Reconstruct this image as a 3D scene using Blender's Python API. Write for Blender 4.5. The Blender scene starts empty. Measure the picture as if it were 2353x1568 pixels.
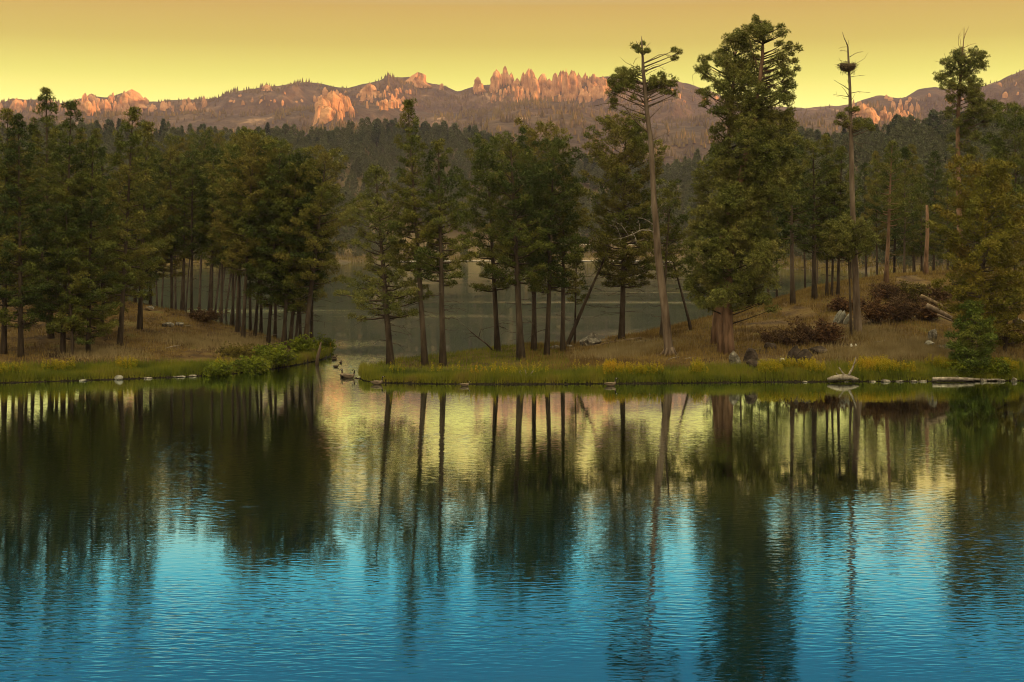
import bpy, math, random
import numpy as np
from math import radians
rng = np.random.default_rng(11)
rnd = random.Random(5)
SC = bpy.context.scene
COL = SC.collection

# ---------------------------------------------------------------- camera, sky, sun
F = 1400.0            # focal length in pixels of a 1024 wide picture
HOR = 245.0           # horizon row
HC = 10.6             # camera height over the water
cam = bpy.data.cameras.new('camera'); camo = bpy.data.objects.new('camera', cam); COL.objects.link(camo)
camo.location = (0, 0, HC); camo.rotation_euler = (radians(90), 0, 0)
cam.sensor_width = 36; cam.lens = 36 * F / 1024
cam.shift_y = (HOR - 341) / 1024
cam.clip_start = 0.5; cam.clip_end = 30000
SC.camera = camo
SUN_H = np.array([0.993, -0.11]); SUN_H = SUN_H / np.linalg.norm(SUN_H)
SUN_EL = radians(4.6)
to_sun = np.array([SUN_H[0] * math.cos(SUN_EL), SUN_H[1] * math.cos(SUN_EL), math.sin(SUN_EL)])
from mathutils import Vector
sl = bpy.data.lights.new('sun', 'SUN'); so = bpy.data.objects.new('sun', sl); COL.objects.link(so)
sl.energy = 5.0; sl.angle = radians(0.5); sl.color = (1.0, 0.42, 0.12)
so.rotation_euler = Vector(to_sun).to_track_quat('Z', 'Y').to_euler()
so.location = (900, -400, 700)

w = bpy.data.worlds.new('World'); SC.world = w; w.use_nodes = True
nt = w.node_tree; nd = nt.nodes; lk = nt.links
bg = nd['Background']
tc = nd.new('ShaderNodeTexCoord'); sp = nd.new('ShaderNodeSeparateXYZ'); lk.new(tc.outputs['Generated'], sp.inputs[0])
cr = nd.new('ShaderNodeValToRGB'); lk.new(sp.outputs['Z'], cr.inputs[0])
SKY = [(0.0, (1.7, 1.6, 0.5)), (0.085, (1.7, 1.6, 0.46)), (0.103, (1.38, 1.28, 0.26)), (0.119, (1.03, 0.96, 0.15)), (0.142, (0.76, 0.59, 0.075)),
       (0.170, (0.68, 0.425, 0.062)), (0.180, (0.60, 0.60, 0.32)), (0.196, (0.42, 0.96, 0.84)), (0.228, (0.05, 0.86, 1.06)),
       (0.262, (0.0, 0.52, 0.86)), (0.33, (0.0, 0.36, 0.68)), (0.42, (0.10, 0.25, 0.32)), (0.60, (0.40, 0.36, 0.27)), (1.0, (0.48, 0.40, 0.27))]
e = cr.color_ramp.elements
while len(e) > 1: e.remove(e[-1])
e[0].position = SKY[0][0]; e[0].color = (*SKY[0][1], 1)
for p, c in SKY[1:]:
    q = e.new(p); q.color = (*c, 1)
sky = nd.new('ShaderNodeTexSky'); sky.sky_type = 'NISHITA'; sky.sun_disc = False
sky.sun_elevation = SUN_EL; sky.sun_rotation = math.atan2(SUN_H[0], SUN_H[1])
bg.inputs['Strength'].default_value = 0.57
add = nd.new('ShaderNodeMix'); add.data_type = 'RGBA'; add.blend_type = 'ADD'; add.inputs[0].default_value = 0.02
gl_ = nd.new('ShaderNodeMapRange'); gl_.inputs[1].default_value = .10; gl_.inputs[2].default_value = -.8; gl_.inputs[3].default_value = 0; gl_.inputs[4].default_value = 1; lk.new(sp.outputs['Y'], gl_.inputs[0])
hl_ = nd.new('ShaderNodeMapRange'); hl_.inputs[1].default_value = .42; hl_.inputs[2].default_value = .8; lk.new(sp.outputs['Z'], hl_.inputs[0])
mxx = nd.new('ShaderNodeMath'); mxx.operation = 'MAXIMUM'; lk.new(gl_.outputs[0], mxx.inputs[0]); lk.new(hl_.outputs[0], mxx.inputs[1])
ev = nd.new('ShaderNodeMix'); ev.data_type = 'RGBA'; lk.new(mxx.outputs[0], ev.inputs[0]); lk.new(cr.outputs[0], ev.inputs[6]); evc = nd.new('ShaderNodeMix'); evc.data_type = 'RGBA'; lk.new(hl_.outputs[0], evc.inputs[0]); evc.inputs[6].default_value = (1.75, 1.38, .75, 1); evc.inputs[7].default_value = (3.6, 2.95, 1.6, 1); lk.new(evc.outputs[2], ev.inputs[7])
lk.new(ev.outputs[2], add.inputs[6]); lk.new(sky.outputs[0], add.inputs[7]); lk.new(add.outputs[2], bg.inputs['Color'])

SC.view_settings.view_transform = 'Standard'; SC.view_settings.look = 'None'
SC.view_settings.exposure = 0.8; SC.view_settings.gamma = 1; SC.view_settings.use_curve_mapping = False
SC.render.engine = 'CYCLES'
cy = SC.cycles
cy.use_denoising = True; cy.filter_width = 1.05
cy.max_bounces = 5; cy.diffuse_bounces = 2; cy.glossy_bounces = 2; cy.transmission_bounces = 2; cy.volume_bounces = 0
cy.transparent_max_bounces = 4; cy.caustics_reflective = False; cy.caustics_refractive = False
cy.sample_clamp_indirect = 4

# ---------------------------------------------------------------- helpers
S = 1024 / 2353
def px(xp, yp, Y):                       # a picture point of the 2353 wide view, at distance Y
    return np.array([(xp * S - 512) * Y / F, Y, HC + (HOR - yp * S) * Y / F])
def xi(x, Y): return (x - 512) * Y / F
def hashn(ix, iy, seed):
    n = (ix * 374761393 + iy * 668265263 + seed * 1274126177) & 0x7fffffff
    n = ((n ^ (n >> 13)) * 1274126177) & 0x7fffffff
    return ((n ^ (n >> 16)) & 0xffff) / 65535.0
def vnoise(x, y, seed=0):
    x = np.asarray(x, float); y = np.asarray(y, float)
    ix = np.floor(x).astype(np.int64); iy = np.floor(y).astype(np.int64)
    fx = x - ix; fy = y - iy
    fx = fx * fx * (3 - 2 * fx); fy = fy * fy * (3 - 2 * fy)
    a = hashn(ix, iy, seed); b = hashn(ix + 1, iy, seed); c = hashn(ix, iy + 1, seed); d = hashn(ix + 1, iy + 1, seed)
    return (a + (b - a) * fx) * (1 - fy) + (c + (d - c) * fx) * fy
def fbm(x, y, seed=0, oct=5):
    s = 0; a = 1; t = 0
    for k in range(oct):
        s = s + a * vnoise(x, y, seed + k * 17); t += a; a *= .5; x = x * 2.03 + 11.3; y = y * 2.03 + 5.7
    return s / t
def ridged(x, y, seed=0, oct=5):
    s = 0; a = 1; t = 0
    for k in range(oct):
        s = s + a * (1 - np.abs(2 * vnoise(x, y, seed + k * 13) - 1)); t += a; a *= .5; x = x * 2.1 + 3.1; y = y * 2.1 + 8.7
    return s / t
def smooth(t): t = np.clip(t, 0, 1); return t * t * (3 - 2 * t)
def pl(pts): a = np.array(pts, float); return a[:, 0], a[:, 1]

def mk(name, V, Fs, mat, parent=None, smoothf=False, loc=None):
    V = np.asarray(V, np.float32)
    Fs = [np.asarray(f, np.int32) for f in (Fs if isinstance(Fs, list) else [Fs]) if len(f)]
    me = bpy.data.meshes.new(name)
    me.vertices.add(len(V)); me.vertices.foreach_set('co', V.ravel())
    loops = np.concatenate([f.ravel() for f in Fs]).astype(np.int32)
    sizes = np.concatenate([np.full(len(f), f.shape[1], np.int32) for f in Fs])
    starts = np.concatenate([[0], np.cumsum(sizes)[:-1]]).astype(np.int32)
    me.loops.add(len(loops)); me.loops.foreach_set('vertex_index', loops)
    me.polygons.add(len(sizes)); me.polygons.foreach_set('loop_start', starts)
    me.polygons.foreach_set('use_smooth', np.full(len(sizes), smoothf, bool))
    me.update(calc_edges=True)
    if mat: me.materials.append(mat)
    o = bpy.data.objects.new(name, me); COL.objects.link(o)
    if parent is not None: o.parent = parent
    if loc is not None: o.location = loc
    return o
def tag(o, label=None, cat=None, group=None, kind=None):
    if label: o['label'] = label
    if cat: o['category'] = cat
    if group: o['group'] = group
    if kind: o['kind'] = kind
    return o
def empty(name, loc, label=None, cat=None, group=None):
    o = bpy.data.objects.new(name, None); COL.objects.link(o); o.location = loc; o.empty_display_size = .2
    return tag(o, label, cat, group)

class G:                                  # collects tubes, lumps and needles into one mesh
    def __init__(s): s.V = []; s.T = []; s.Q = []; s.n = 0
    def add(s, V, T=None, Q=None):
        if T is not None and len(T): s.T.append(np.asarray(T) + s.n)
        if Q is not None and len(Q): s.Q.append(np.asarray(Q) + s.n)
        s.V.append(np.asarray(V, float)); s.n += len(V)
    def build(s, name, mat, parent=None, smoothf=False, loc=None):
        fs = []
        if s.T: fs.append(np.concatenate(s.T))
        if s.Q: fs.append(np.concatenate(s.Q))
        return mk(name, np.concatenate(s.V), fs, mat, parent, smoothf, loc)
    def tube(s, pts, rad, n=6, wob=0.0, sy=1.0):
        P = np.asarray(pts, float); m = len(P)
        rad = np.broadcast_to(np.asarray(rad, float), (m,))
        T = np.gradient(P, axis=0); T /= np.linalg.norm(T, axis=1)[:, None] + 1e-9
        ref = np.array([0.13, 1.0, 0.07]) if abs(T[0][1]) < .8 else np.array([1.0, .1, .05])
        A = np.cross(T, ref); A /= np.linalg.norm(A, axis=1)[:, None] + 1e-9
        B = np.cross(T, A)
        ang = np.arange(n) * 2 * np.pi / n
        rr = rad[:, None] * (1 + wob * (rng.random((m, n)) - .5))
        V = P[:, None, :] + rr[..., None] * (np.cos(ang)[None, :, None] * A[:, None, :] + sy * np.sin(ang)[None, :, None] * B[:, None, :])
        V = np.concatenate([V.reshape(-1, 3), P[:1], P[-1:]])
        i = np.arange(m - 1)[:, None] * n; j = np.arange(n)[None, :]; k = (j + 1) % n
        Q = np.stack([i + j, i + k, i + n + k, i + n + j], -1).reshape(-1, 4)
        jj = np.arange(n); kk = (jj + 1) % n
        T1 = np.stack([kk, jj, np.full(n, m * n)], -1)
        T2 = np.stack([(m - 1) * n + jj, (m - 1) * n + kk, np.full(n, m * n + 1)], -1)
        s.add(V, np.concatenate([T1, T2]), Q)

# ---------------------------------------------------------------- materials
def new_mat(name):
    m = bpy.data.materials.new(name); m.use_nodes = True
    t = m.node_tree; b = t.nodes['Principled BSDF']; b.inputs['Specular IOR Level'].default_value = .2
    return m, t, b
def noise_mat(name, cols, scale=1.0, rough=.9, bump=0.0, stretch=(1, 1, 1), coord='Object', detail=6, spread=(.3, .7), bscale=None, rand=0.0, bdist=.1):
    m, t, b = new_mat(name); n = t.nodes; l = t.links
    c = n.new('ShaderNodeTexCoord'); mp = n.new('ShaderNodeMapping'); mp.inputs['Scale'].default_value = stretch
    if coord == 'World':
        g = n.new('ShaderNodeNewGeometry'); l.new(g.outputs['Position'], mp.inputs[0])
    else: l.new(c.outputs[coord], mp.inputs[0])
    x = n.new('ShaderNodeTexNoise'); x.inputs['Scale'].default_value = scale; x.inputs['Detail'].default_value = detail
    l.new(mp.outputs[0], x.inputs['Vector'])
    r = n.new('ShaderNodeValToRGB'); el = r.color_ramp.elements
    k = len(cols)
    while len(el) < k: el.new(.5)
    for i, cc in enumerate(cols):
        el[i].position = spread[0] + (spread[1] - spread[0]) * i / max(1, k - 1); el[i].color = (*cc, 1)
    fac = x.outputs['Fac']
    if rand:
        oi = n.new('ShaderNodeObjectInfo'); ma = n.new('ShaderNodeMath'); ma.operation = 'MULTIPLY_ADD'
        l.new(oi.outputs['Random'], ma.inputs[0]); ma.inputs[1].default_value = rand
        sb = n.new('ShaderNodeMath'); sb.operation = 'SUBTRACT'; l.new(fac, sb.inputs[0]); sb.inputs[1].default_value = rand / 2
        l.new(sb.outputs[0], ma.inputs[2]); fac = ma.outputs[0]
    l.new(fac, r.inputs[0]); l.new(r.outputs[0], b.inputs['Base Color'])
    b.inputs['Roughness'].default_value = rough
    if bump:
        y = n.new('ShaderNodeTexNoise'); y.inputs['Scale'].default_value = bscale or scale * 3; y.inputs['Detail'].default_value = 5
        l.new(mp.outputs[0], y.inputs['Vector'])
        bp = n.new('ShaderNodeBump'); bp.inputs['Strength'].default_value = bump; bp.inputs['Distance'].default_value = bdist
        l.new(y.outputs['Fac'], bp.inputs['Height']); l.new(bp.outputs[0], b.inputs['Normal'])
    return m
M = {}
M['needles'] = noise_mat('pine_needles', [(.028, .044, .008), (.074, .090, .015), (.118, .114, .021), (.135, .114, .025)], .35, .75, coord='World', rand=.35, spread=(.3, .75))
M['needles_olive'] = noise_mat('olive_needles', [(.062, .080, .016), (.112, .120, .027), (.145, .132, .035)], .45, .75, coord='World', spread=(.3, .7))
M['needles_yellow'] = noise_mat('yellow_green_needles', [(.068, .076, .008), (.125, .114, .012), (.14, .10, .014)], .4, .75, coord='World', spread=(.3, .7))
M['needles_green'] = noise_mat('deep_green_needles', [(.035, .062, .008), (.065, .095, .012), (.10, .11, .015)], .5, .75, coord='World')
M['needles_far'] = noise_mat('distant_needles', [(.034, .054, .028), (.060, .084, .040), (.090, .104, .050)], .05, .8, coord='World', rand=.5)  # distance haze partly put into this paler base colour
M['bark_dark'] = noise_mat('dark_bark', [(.028, .021, .015), (.060, .046, .034), (.095, .075, .058)], 2.2, .95, .8, (1, 1, .25), rand=.25)
M['bark_red'] = noise_mat('red_brown_bark', [(.060, .036, .022), (.17, .105, .07), (.24, .15, .105)], 2.5, .95, .8, (1, 1, .22))
M['bark_grey'] = noise_mat('weathered_wood', [(.055, .040, .030), (.118, .088, .068), (.18, .142, .115)], 2.4, .9, .6, (1, 1, .2))
M['deadwood'] = noise_mat('bleached_wood', [(.09, .075, .062), (.19, .17, .15), (.32, .29, .26)], 4, .85, .5)
M['log'] = noise_mat('log_bark', [(.04, .028, .018), (.10, .072, .045), (.17, .13, .085)], 3, .95, .6)
M['rock_grey'] = noise_mat('lichen_rock', [(.045, .040, .034), (.13, .12, .105), (.30, .29, .26)], 3.0, .95, .7, spread=(.35, .72))
M['rock_dark'] = noise_mat('dark_rock', [(.016, .012, .010), (.045, .034, .028), (.12, .10, .09)], 2.0, .95, .7, spread=(.35, .8))
M['rock_pale'] = noise_mat('pale_rock', [(.08, .08, .07), (.17, .17, .155), (.27, .27, .25)], 4, .9, .5)
M['rock_white'] = noise_mat('white_rock', [(.45, .46, .44), (.70, .72, .70)], 6, .8, .3)
M['granite'] = noise_mat('granite', [(.17, .09, .045), (.42, .22, .11), (.56, .31, .165)], .03, .95, .9, coord='World', bscale=.06, bdist=6)

# ---------------------------------------------------------------- near land
LF = pl([(-260, 388), (-60, 385), (0, 383.2), (60, 381.4), (120, 379.4), (180, 377.3), (230, 374.2), (270, 369.5), (300, 364.5), (320, 360), (333, 355.5)])
LFy = HC * F / (LF[1] - HOR); LFx = xi(LF[0], LFy)
LB = pl([(-260, 190), (0, 176), (100, 166), (150, 160), (200, 155), (250, 148), (300, 141), (333, 134.5)]); LBx = xi(LB[0], LB[1])
LZ = pl([(-260, 6), (0, 5.4), (100, 4.6), (140, 4.1), (165, 3.8), (200, 3.2), (230, 2.2), (280, 1.2), (310, .55), (333, .1)]); LZx = xi(LZ[0], 145)
RF = pl([(359, 377), (363, 381), (380, 383), (420, 384), (500, 384.5), (600, 384), (700, 383), (800, 382), (900, 381.5), (1024, 381), (1400, 379)])
RFy = HC * F / (RF[1] - HOR); RFx = xi(RF[0], RFy)
RB = pl([(358, 113), (370, 119), (390, 125), (420, 129), (450, 132.5), (480, 138), (520, 142), (560, 144), (600, 148), (640, 152), (700, 165), (780, 190), (850, 220), (950, 260), (1400, 320)]); RBx = xi(RB[0], RB[1])
RZ = pl([(358, .05), (420, .15), (480, .3), (560, .6), (600, 1.0), (640, 1.6), (700, 2.6), (780, 4.2), (850, 5.8), (900, 6.3), (960, 6.8), (1100, 7)]); RZx = xi(RZ[0], 145)
def near_ground(X, Y, noise=True):
    X = np.asarray(X, float); Y = np.asarray(Y, float)
    z = np.full(np.broadcast(X, Y).shape, -1.6)
    for fx, fy, bx, by, zx, zz, uc, side in ((LFx, LFy, LBx, LB[1], LZx, LZ[1], .74, 0), (RFx, RFy, RBx, RB[1], RZx, RZ[1], .5, 1)):
        yf = np.interp(X, fx, fy); yb = np.interp(X, bx, by)
        yf = yf + .5 * (fbm(X * .35, X * 0 + 3.3, 91 + side, 4) - .5)
        inside = (X <= bx[-1]) if side == 0 else (X >= bx[0])
        wd = np.maximum(yb - yf, .1); u = (Y - yf) / wd
        prof = np.where(u < uc, np.power(np.clip(u / uc, 0, 1), .95), np.where(side == 1, 1 - .75 * np.clip((u - uc) / (1 - uc), 0, 1) ** 2, 1 - np.clip((u - uc) / (1 - uc), 0, 1) ** 2))
        d = np.minimum(Y - yf, yb - Y)
        d = np.where(inside, d, -3.0)
        lip = np.clip(d / .28, -8, 1) * .34
        zz_ = np.where(d > 0, lip + np.interp(X, zx, zz) * prof * smooth(d / 4.0), np.maximum(lip * 1.5, -1.6))
        if noise: zz_ = zz_ + np.where(d > .6, (fbm(X * .25, Y * .25, 7) - .5) * .5 * smooth(d / 6) + (fbm(X * 1.3, Y * 1.3, 9, 3) - .5) * .16, 0)
        z = np.maximum(z, zz_)
    return z
def ground_z(x, y): return float(near_ground(np.array([x]), np.array([y]))[0])
def foot(xp, yp, ymin=100, ymax=230):     # where the sight line through a picture point meets the land
    Y = np.arange(ymin, ymax, .25); X = (xp * S - 512) * Y / F; Z = HC + (HOR - yp * S) * Y / F
    hit = np.nonzero(Z <= np.maximum(near_ground(X, Y), 0))[0]
    k = hit[0] if len(hit) else len(Y) - 1
    return np.array([X[k], Y[k], ground_z(X[k], Y[k])])
def grid(xs, ys, zf, name, mat, smoothf=True):
    XX, YY = np.meshgrid(xs, ys); ZZ = zf(XX, YY)
    V = np.stack([XX, YY, ZZ], -1).reshape(-1, 3); nx = len(xs); ny = len(ys)
    i = np.arange(ny - 1)[:, None] * nx; j = np.arange(nx - 1)[None, :]
    Q = np.stack([i + j, i + j + 1, i + nx + j + 1, i + nx + j], -1).reshape(-1, 4)
    return mk(name, V, Q, mat, smoothf=smoothf)

M['duff'] = noise_mat('needle_duff', [(.018, .012, .006), (.055, .033, .013), (.098, .064, .021), (.080, .072, .020)], .45, .95, 1.0, coord='World', bscale=4, bdist=.3, detail=10, spread=(.28, .72))
def dark_edge(m):  # ground colour goes dark towards the waterline
    t = m.node_tree; n = t.nodes; l = t.links; b = n['Principled BSDF']; src = b.inputs['Base Color'].links[0].from_socket
    g = n.new('ShaderNodeNewGeometry'); q = n.new('ShaderNodeSeparateXYZ'); l.new(g.outputs['Position'], q.inputs[0])
    r = n.new('ShaderNodeMapRange'); l.new(q.outputs['Z'], r.inputs[0]); r.inputs[1].default_value = .30; r.inputs[2].default_value = .48
    mx = n.new('ShaderNodeMix'); mx.data_type = 'RGBA'; l.new(r.outputs[0], mx.inputs[0]); mx.inputs[6].default_value = (.014, .011, .007, 1); l.new(src, mx.inputs[7]); l.new(mx.outputs[2], b.inputs['Base Color'])
dark_edge(M['duff'])
land = grid(np.arange(-85, 120, .5), np.arange(100, 330, .6), near_ground, 'ground', M['duff'])
tag(land, 'brown needle covered banks and low grassy island on both sides of the channel', kind='structure')
# base ground that everything stands on, out to the horizon
M['bed'] = noise_mat('lake_bed', [(.04, .03, .02), (.07, .05, .03)], .05, coord='World')
tag(mk('terrain', [(-5000, -3000, -4), (5000, -3000, -4), (5000, 6200, -4), (-5000, 6200, -4)], np.array([[0, 1, 2, 3]]), M['bed']), kind='structure')

# ---------------------------------------------------------------- water
def water_mat():
    m, t, b = new_mat('lake_water'); n = t.nodes; l = t.links
    n.remove(b); out = n['Material Output']
    g = n.new('ShaderNodeNewGeometry')
    def nz(scale, st, det, rot=0.0, dist=0.0):
        mp = n.new('ShaderNodeMapping'); mp.inputs['Scale'].default_value = st; mp.inputs['Rotation'].default_value = (0, 0, rot)
        l.new(g.outputs['Position'], mp.inputs[0])
        x = n.new('ShaderNodeTexNoise'); x.inputs['Scale'].default_value = scale; x.inputs['Detail'].default_value = det
        x.inputs['Distortion'].default_value = dist
        l.new(mp.outputs[0], x.inputs['Vector']); return x.outputs['Fac']
    def mth(op, a, bb=None, c=None):
        x = n.new('ShaderNodeMath'); x.operation = op
        for i, v in enumerate((a, bb, c)):
            if v is None: continue
            if isinstance(v, (int, float)): x.inputs[i].default_value = v
            else: l.new(v, x.inputs[i])
        return x.outputs[0]
    # wind patches decide where the ripples run
    patch = nz(.035, (.6, 1, 1), 2, .3)
    pr = n.new('ShaderNodeMapRange'); l.new(patch, pr.inputs[0]); pr.inputs[1].default_value = .38; pr.inputs[2].default_value = .62; pr.inputs[3].default_value = .06; pr.inputs[4].default_value = 1.0
    spn = n.new('ShaderNodeSeparateXYZ'); l.new(g.outputs['Position'], spn.inputs[0])
    nr = n.new('ShaderNodeMapRange'); l.new(spn.outputs['Y'], nr.inputs[0])   # open water ripples, lee of the banks is calm
    nr.inputs[1].default_value = 50; nr.inputs[2].default_value = 85; nr.inputs[3].default_value = 1.5; nr.inputs[4].default_value = .42
    w1 = nz(4.4, (.34, 1, 1), 1.0, .30, .35); w2 = nz(5.2, (.34, 1, 1), 1.0, -.38, .35); w3 = nz(.5, (.6, 1, 1), 2, .1)
    h = mth('ADD', mth('MULTIPLY', w1, .55), mth('MULTIPLY', w2, .45))
    ch = n.new('ShaderNodeMapRange'); l.new(spn.outputs['Y'], ch.inputs[0]); ch.inputs[1].default_value = 106; ch.inputs[2].default_value = 122; ch.inputs[3].default_value = 0; ch.inputs[4].default_value = 1.0
    ch2 = n.new('ShaderNodeMapRange'); l.new(spn.outputs['Y'], ch2.inputs[0]); ch2.inputs[1].default_value = 150; ch2.inputs[2].default_value = 185; ch2.inputs[3].default_value = 1; ch2.inputs[4].default_value = .25
    bnd = nz(.030, (.12, 1, 1), 3, .02); br = n.new('ShaderNodeMapRange'); l.new(bnd, br.inputs[0]); br.inputs[1].default_value = .55; br.inputs[2].default_value = .64; br.inputs[3].default_value = 0; br.inputs[4].default_value = 1.3
    fr_ = n.new('ShaderNodeMapRange'); l.new(spn.outputs['Y'], fr_.inputs[0]); fr_.inputs[1].default_value = 140; fr_.inputs[2].default_value = 190
    far_ = mth('MULTIPLY', br.outputs[0], fr_.outputs[0])
    nrv = mth('ADD', far_, mth('ADD', nr.outputs[0], mth('MULTIPLY', ch.outputs[0], ch2.outputs[0])))
    h = mth('ADD', mth('MULTIPLY', mth('MULTIPLY', h, pr.outputs[0]), nrv), mth('MULTIPLY', w3, .12))
    bp = n.new('ShaderNodeBump'); bp.inputs['Strength'].default_value = 1.0; bp.inputs['Distance'].default_value = .015
    l.new(h, bp.inputs['Height'])
    fr = n.new('ShaderNodeFresnel'); fr.inputs['IOR'].default_value = 1.9; l.new(bp.outputs[0], fr.inputs['Normal'])
    gl = n.new('ShaderNodeBsdfGlossy'); gl.inputs['Roughness'].default_value = .03; gl.inputs['Color'].default_value = (.90, 1.0, .98, 1); l.new(bp.outputs[0], gl.inputs['Normal'])
    df = n.new('ShaderNodeBsdfDiffuse'); df.inputs['Color'].default_value = (.0, .008, .011, 1)
    mx = n.new('ShaderNodeMixShader')
    frm = n.new('ShaderNodeMapRange'); l.new(fr.outputs[0], frm.inputs[0]); frm.inputs[1].default_value = .28; frm.inputs[2].default_value = .45; frm.inputs[3].default_value = .27; frm.inputs[4].default_value = .99
    l.new(frm.outputs[0], mx.inputs[0]); l.new(df.outputs[0], mx.inputs[1]); l.new(gl.outputs[0], mx.inputs[2])
    l.new(mx.outputs[0], out.inputs['Surface'])
    return m
M['water'] = water_mat()
tag(mk('lake', [(-1500, -60, 0), (1500, -60, 0), (1500, 1600, 0), (-1500, 1600, 0)], np.array([[0, 1, 2, 3]]), M['water']), 'calm lake with fine ripples mirroring trees and sky', kind='structure')
tag(grid(np.linspace(-300, 300, 40), np.linspace(-400, -20, 30), lambda X, Y: -1 + 9 * smooth((-Y - 40) / 60), 'lake_shore', M['duff']), kind='structure')

# ---------------------------------------------------------------- far shore and forest hill
SH = pl([(-250, 650), (165, 700), (300, 800), (400, 930), (650, 930), (760, 650), (860, 560), (960, 450), (1250, 380)])
HY = pl([(-250, 158), (90, 156), (210, 154), (250, 154), (300, 156), (370, 148), (450, 150), (480, 155), (510, 164), (540, 176), (600, 182), (690, 180), (740, 168), (800, 163), (850, 160), (900, 154), (960, 156), (1024, 150), (1250, 142)])
HILLW = 380.0
def hill_z(X, Y):
    a = 512 + F * X / Y
    sh = np.interp(a, *SH) + 25 * (fbm(a * .02, a * 0, 41, 3) - .5); yc = sh + HILLW
    zc = HC + (HOR - np.interp(a, *HY)) * yc / F
    t = (Y - sh) / HILLW
    z = 1.2 * smooth(t / .04) + 6 * smooth(t / .25) + (zc - 6) * smooth((t - .08) / .92)
    z = z * np.where(t > 1, 1 - .8 * smooth((t - 1) / 1.2), 1)
    z = z + (fbm(X * .012, Y * .012, 44) - .5) * 16 * smooth(t / .6)
    return np.where(t < 0, np.maximum(-3.5, t * 60), z)
M['hill'] = noise_mat('hill_ground', [(.035, .028, .016), (.075, .055, .028), (.13, .095, .042)], .03, .95, coord='World')
aa = np.linspace(-260, 1290, 240)
def fan(name, aa, ys, zf, mat):
    AA, YY = np.meshgrid(aa, ys); XX = (AA - 512) * YY / F; ZZ = zf(XX, YY)
    V = np.stack([XX, YY, ZZ], -1).reshape(-1, 3); nx = len(aa); ny = len(ys)
    i = np.arange(ny - 1)[:, None] * nx; j = np.arange(nx - 1)[None, :]
    return mk(name, V, np.stack([i + j, i + j + 1, i + nx + j + 1, i + nx + j], -1).reshape(-1, 4), mat, smoothf=True)
tag(fan('hills', aa, np.linspace(340, 1750, 170), hill_z, M['hill']), 'low hill beyond the lake under dark forest', kind='structure')

# ---------------------------------------------------------------- mountains
SK = [(-300, 235), (-60, 235), (0, 243), (30, 231), (90, 229), (150, 236), (180, 224), (215, 220), (235, 222), (280, 214), (325, 234), (430, 230), (500, 224), (540, 214), (600, 203), (640, 202), (690, 192), (740, 194), (800, 200), (835, 190), (870, 187), (910, 182), (940, 178), (975, 190), (1015, 198), (1050, 207), (1085, 200), (1130, 196), (1200, 190), (1250, 186), (1300, 182), (1350, 182), (1390, 176), (1440, 178), (1500, 185), (1540, 180), (1600, 200), (1700, 235), (1790, 244), (1850, 248), (1900, 243), (1960, 240), (2020, 222), (2080, 224), (2110, 207), (2150, 198), (2210, 205), (2260, 197), (2300, 184), (2353, 166), (2500, 140), (2650, 170), (2850, 110), (3050, 170), (3250, 120), (3500, 180), (3800, 130), (4200, 150), (4800, 140)]  # peaks past the right frame edge are unseen, raised to shade the slopes
SK = np.array(SK, float) * S
SK2 = np.array([(-300, 285), (0, 285), (200, 275), (330, 268), (460, 258), (600, 262), (700, 250), (800, 240), (900, 246), (1000, 262), (1100, 258), (1180, 245), (1250, 232), (1320, 236), (1400, 262), (1480, 285), (1600, 272), (1700, 262), (1800, 285), (1900, 275), (2000, 250), (2080, 262), (2150, 285), (2250, 272), (2353, 262), (2700, 230), (2900, 180), (3200, 240), (3500, 190), (4000, 230), (4800, 210)], float) * S
SK3 = np.array([(-300, 320), (0, 320), (500, 310), (800, 300), (1000, 310), (1150, 268), (1300, 262), (1430, 282), (1600, 292), (1750, 300), (1900, 288), (2050, 292), (2200, 290), (2353, 288), (2700, 270), (3000, 230), (3400, 280), (3800, 240), (4800, 260)], float) * S
def mount_z(X, Y):
    a = 512 + F * X / Y
    gully = ridged(X * .0042 + .3 * fbm(X * .004, Y * .004, 3), Y * .0016, 61, 5)
    rough = fbm(X * .012, Y * .012, 66, 5) - .5
    def lay(sk, yc, front, back, p, amp):
        zc = HC + (HOR - np.interp(a, sk[:, 0], sk[:, 1])) * yc / F
        t = (Y - (yc - front)) / front
        k = np.where(t < 1, np.power(np.clip(t, 0, 1), p), 1 - smooth((Y - yc) / back))
        k = np.where(t < 1, k * .65 + .35 * smooth((t - .35) / .65), k)
        bell = np.clip(np.minimum(t, 1.0) * (1.02 - np.minimum(t, 1.0)) * 3, 0, 1)
        return 10 + (zc - 10) * k + amp * bell * ((gully - .62) * 3.2 + rough * 1.2 + (fbm(X * .0016, Y * .0011, 68, 3) - .5) * 3.0) * np.clip(t * 4, 0, 1)
    z = np.maximum.reduce([lay(SK, 4600, 2000, 900, 1.35, 95), lay(SK2, 3500, 1200, 700, 1.1, 60), lay(SK3, 2700, 800, 600, 1.0, 32)])
    return z + rough * 8
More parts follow.
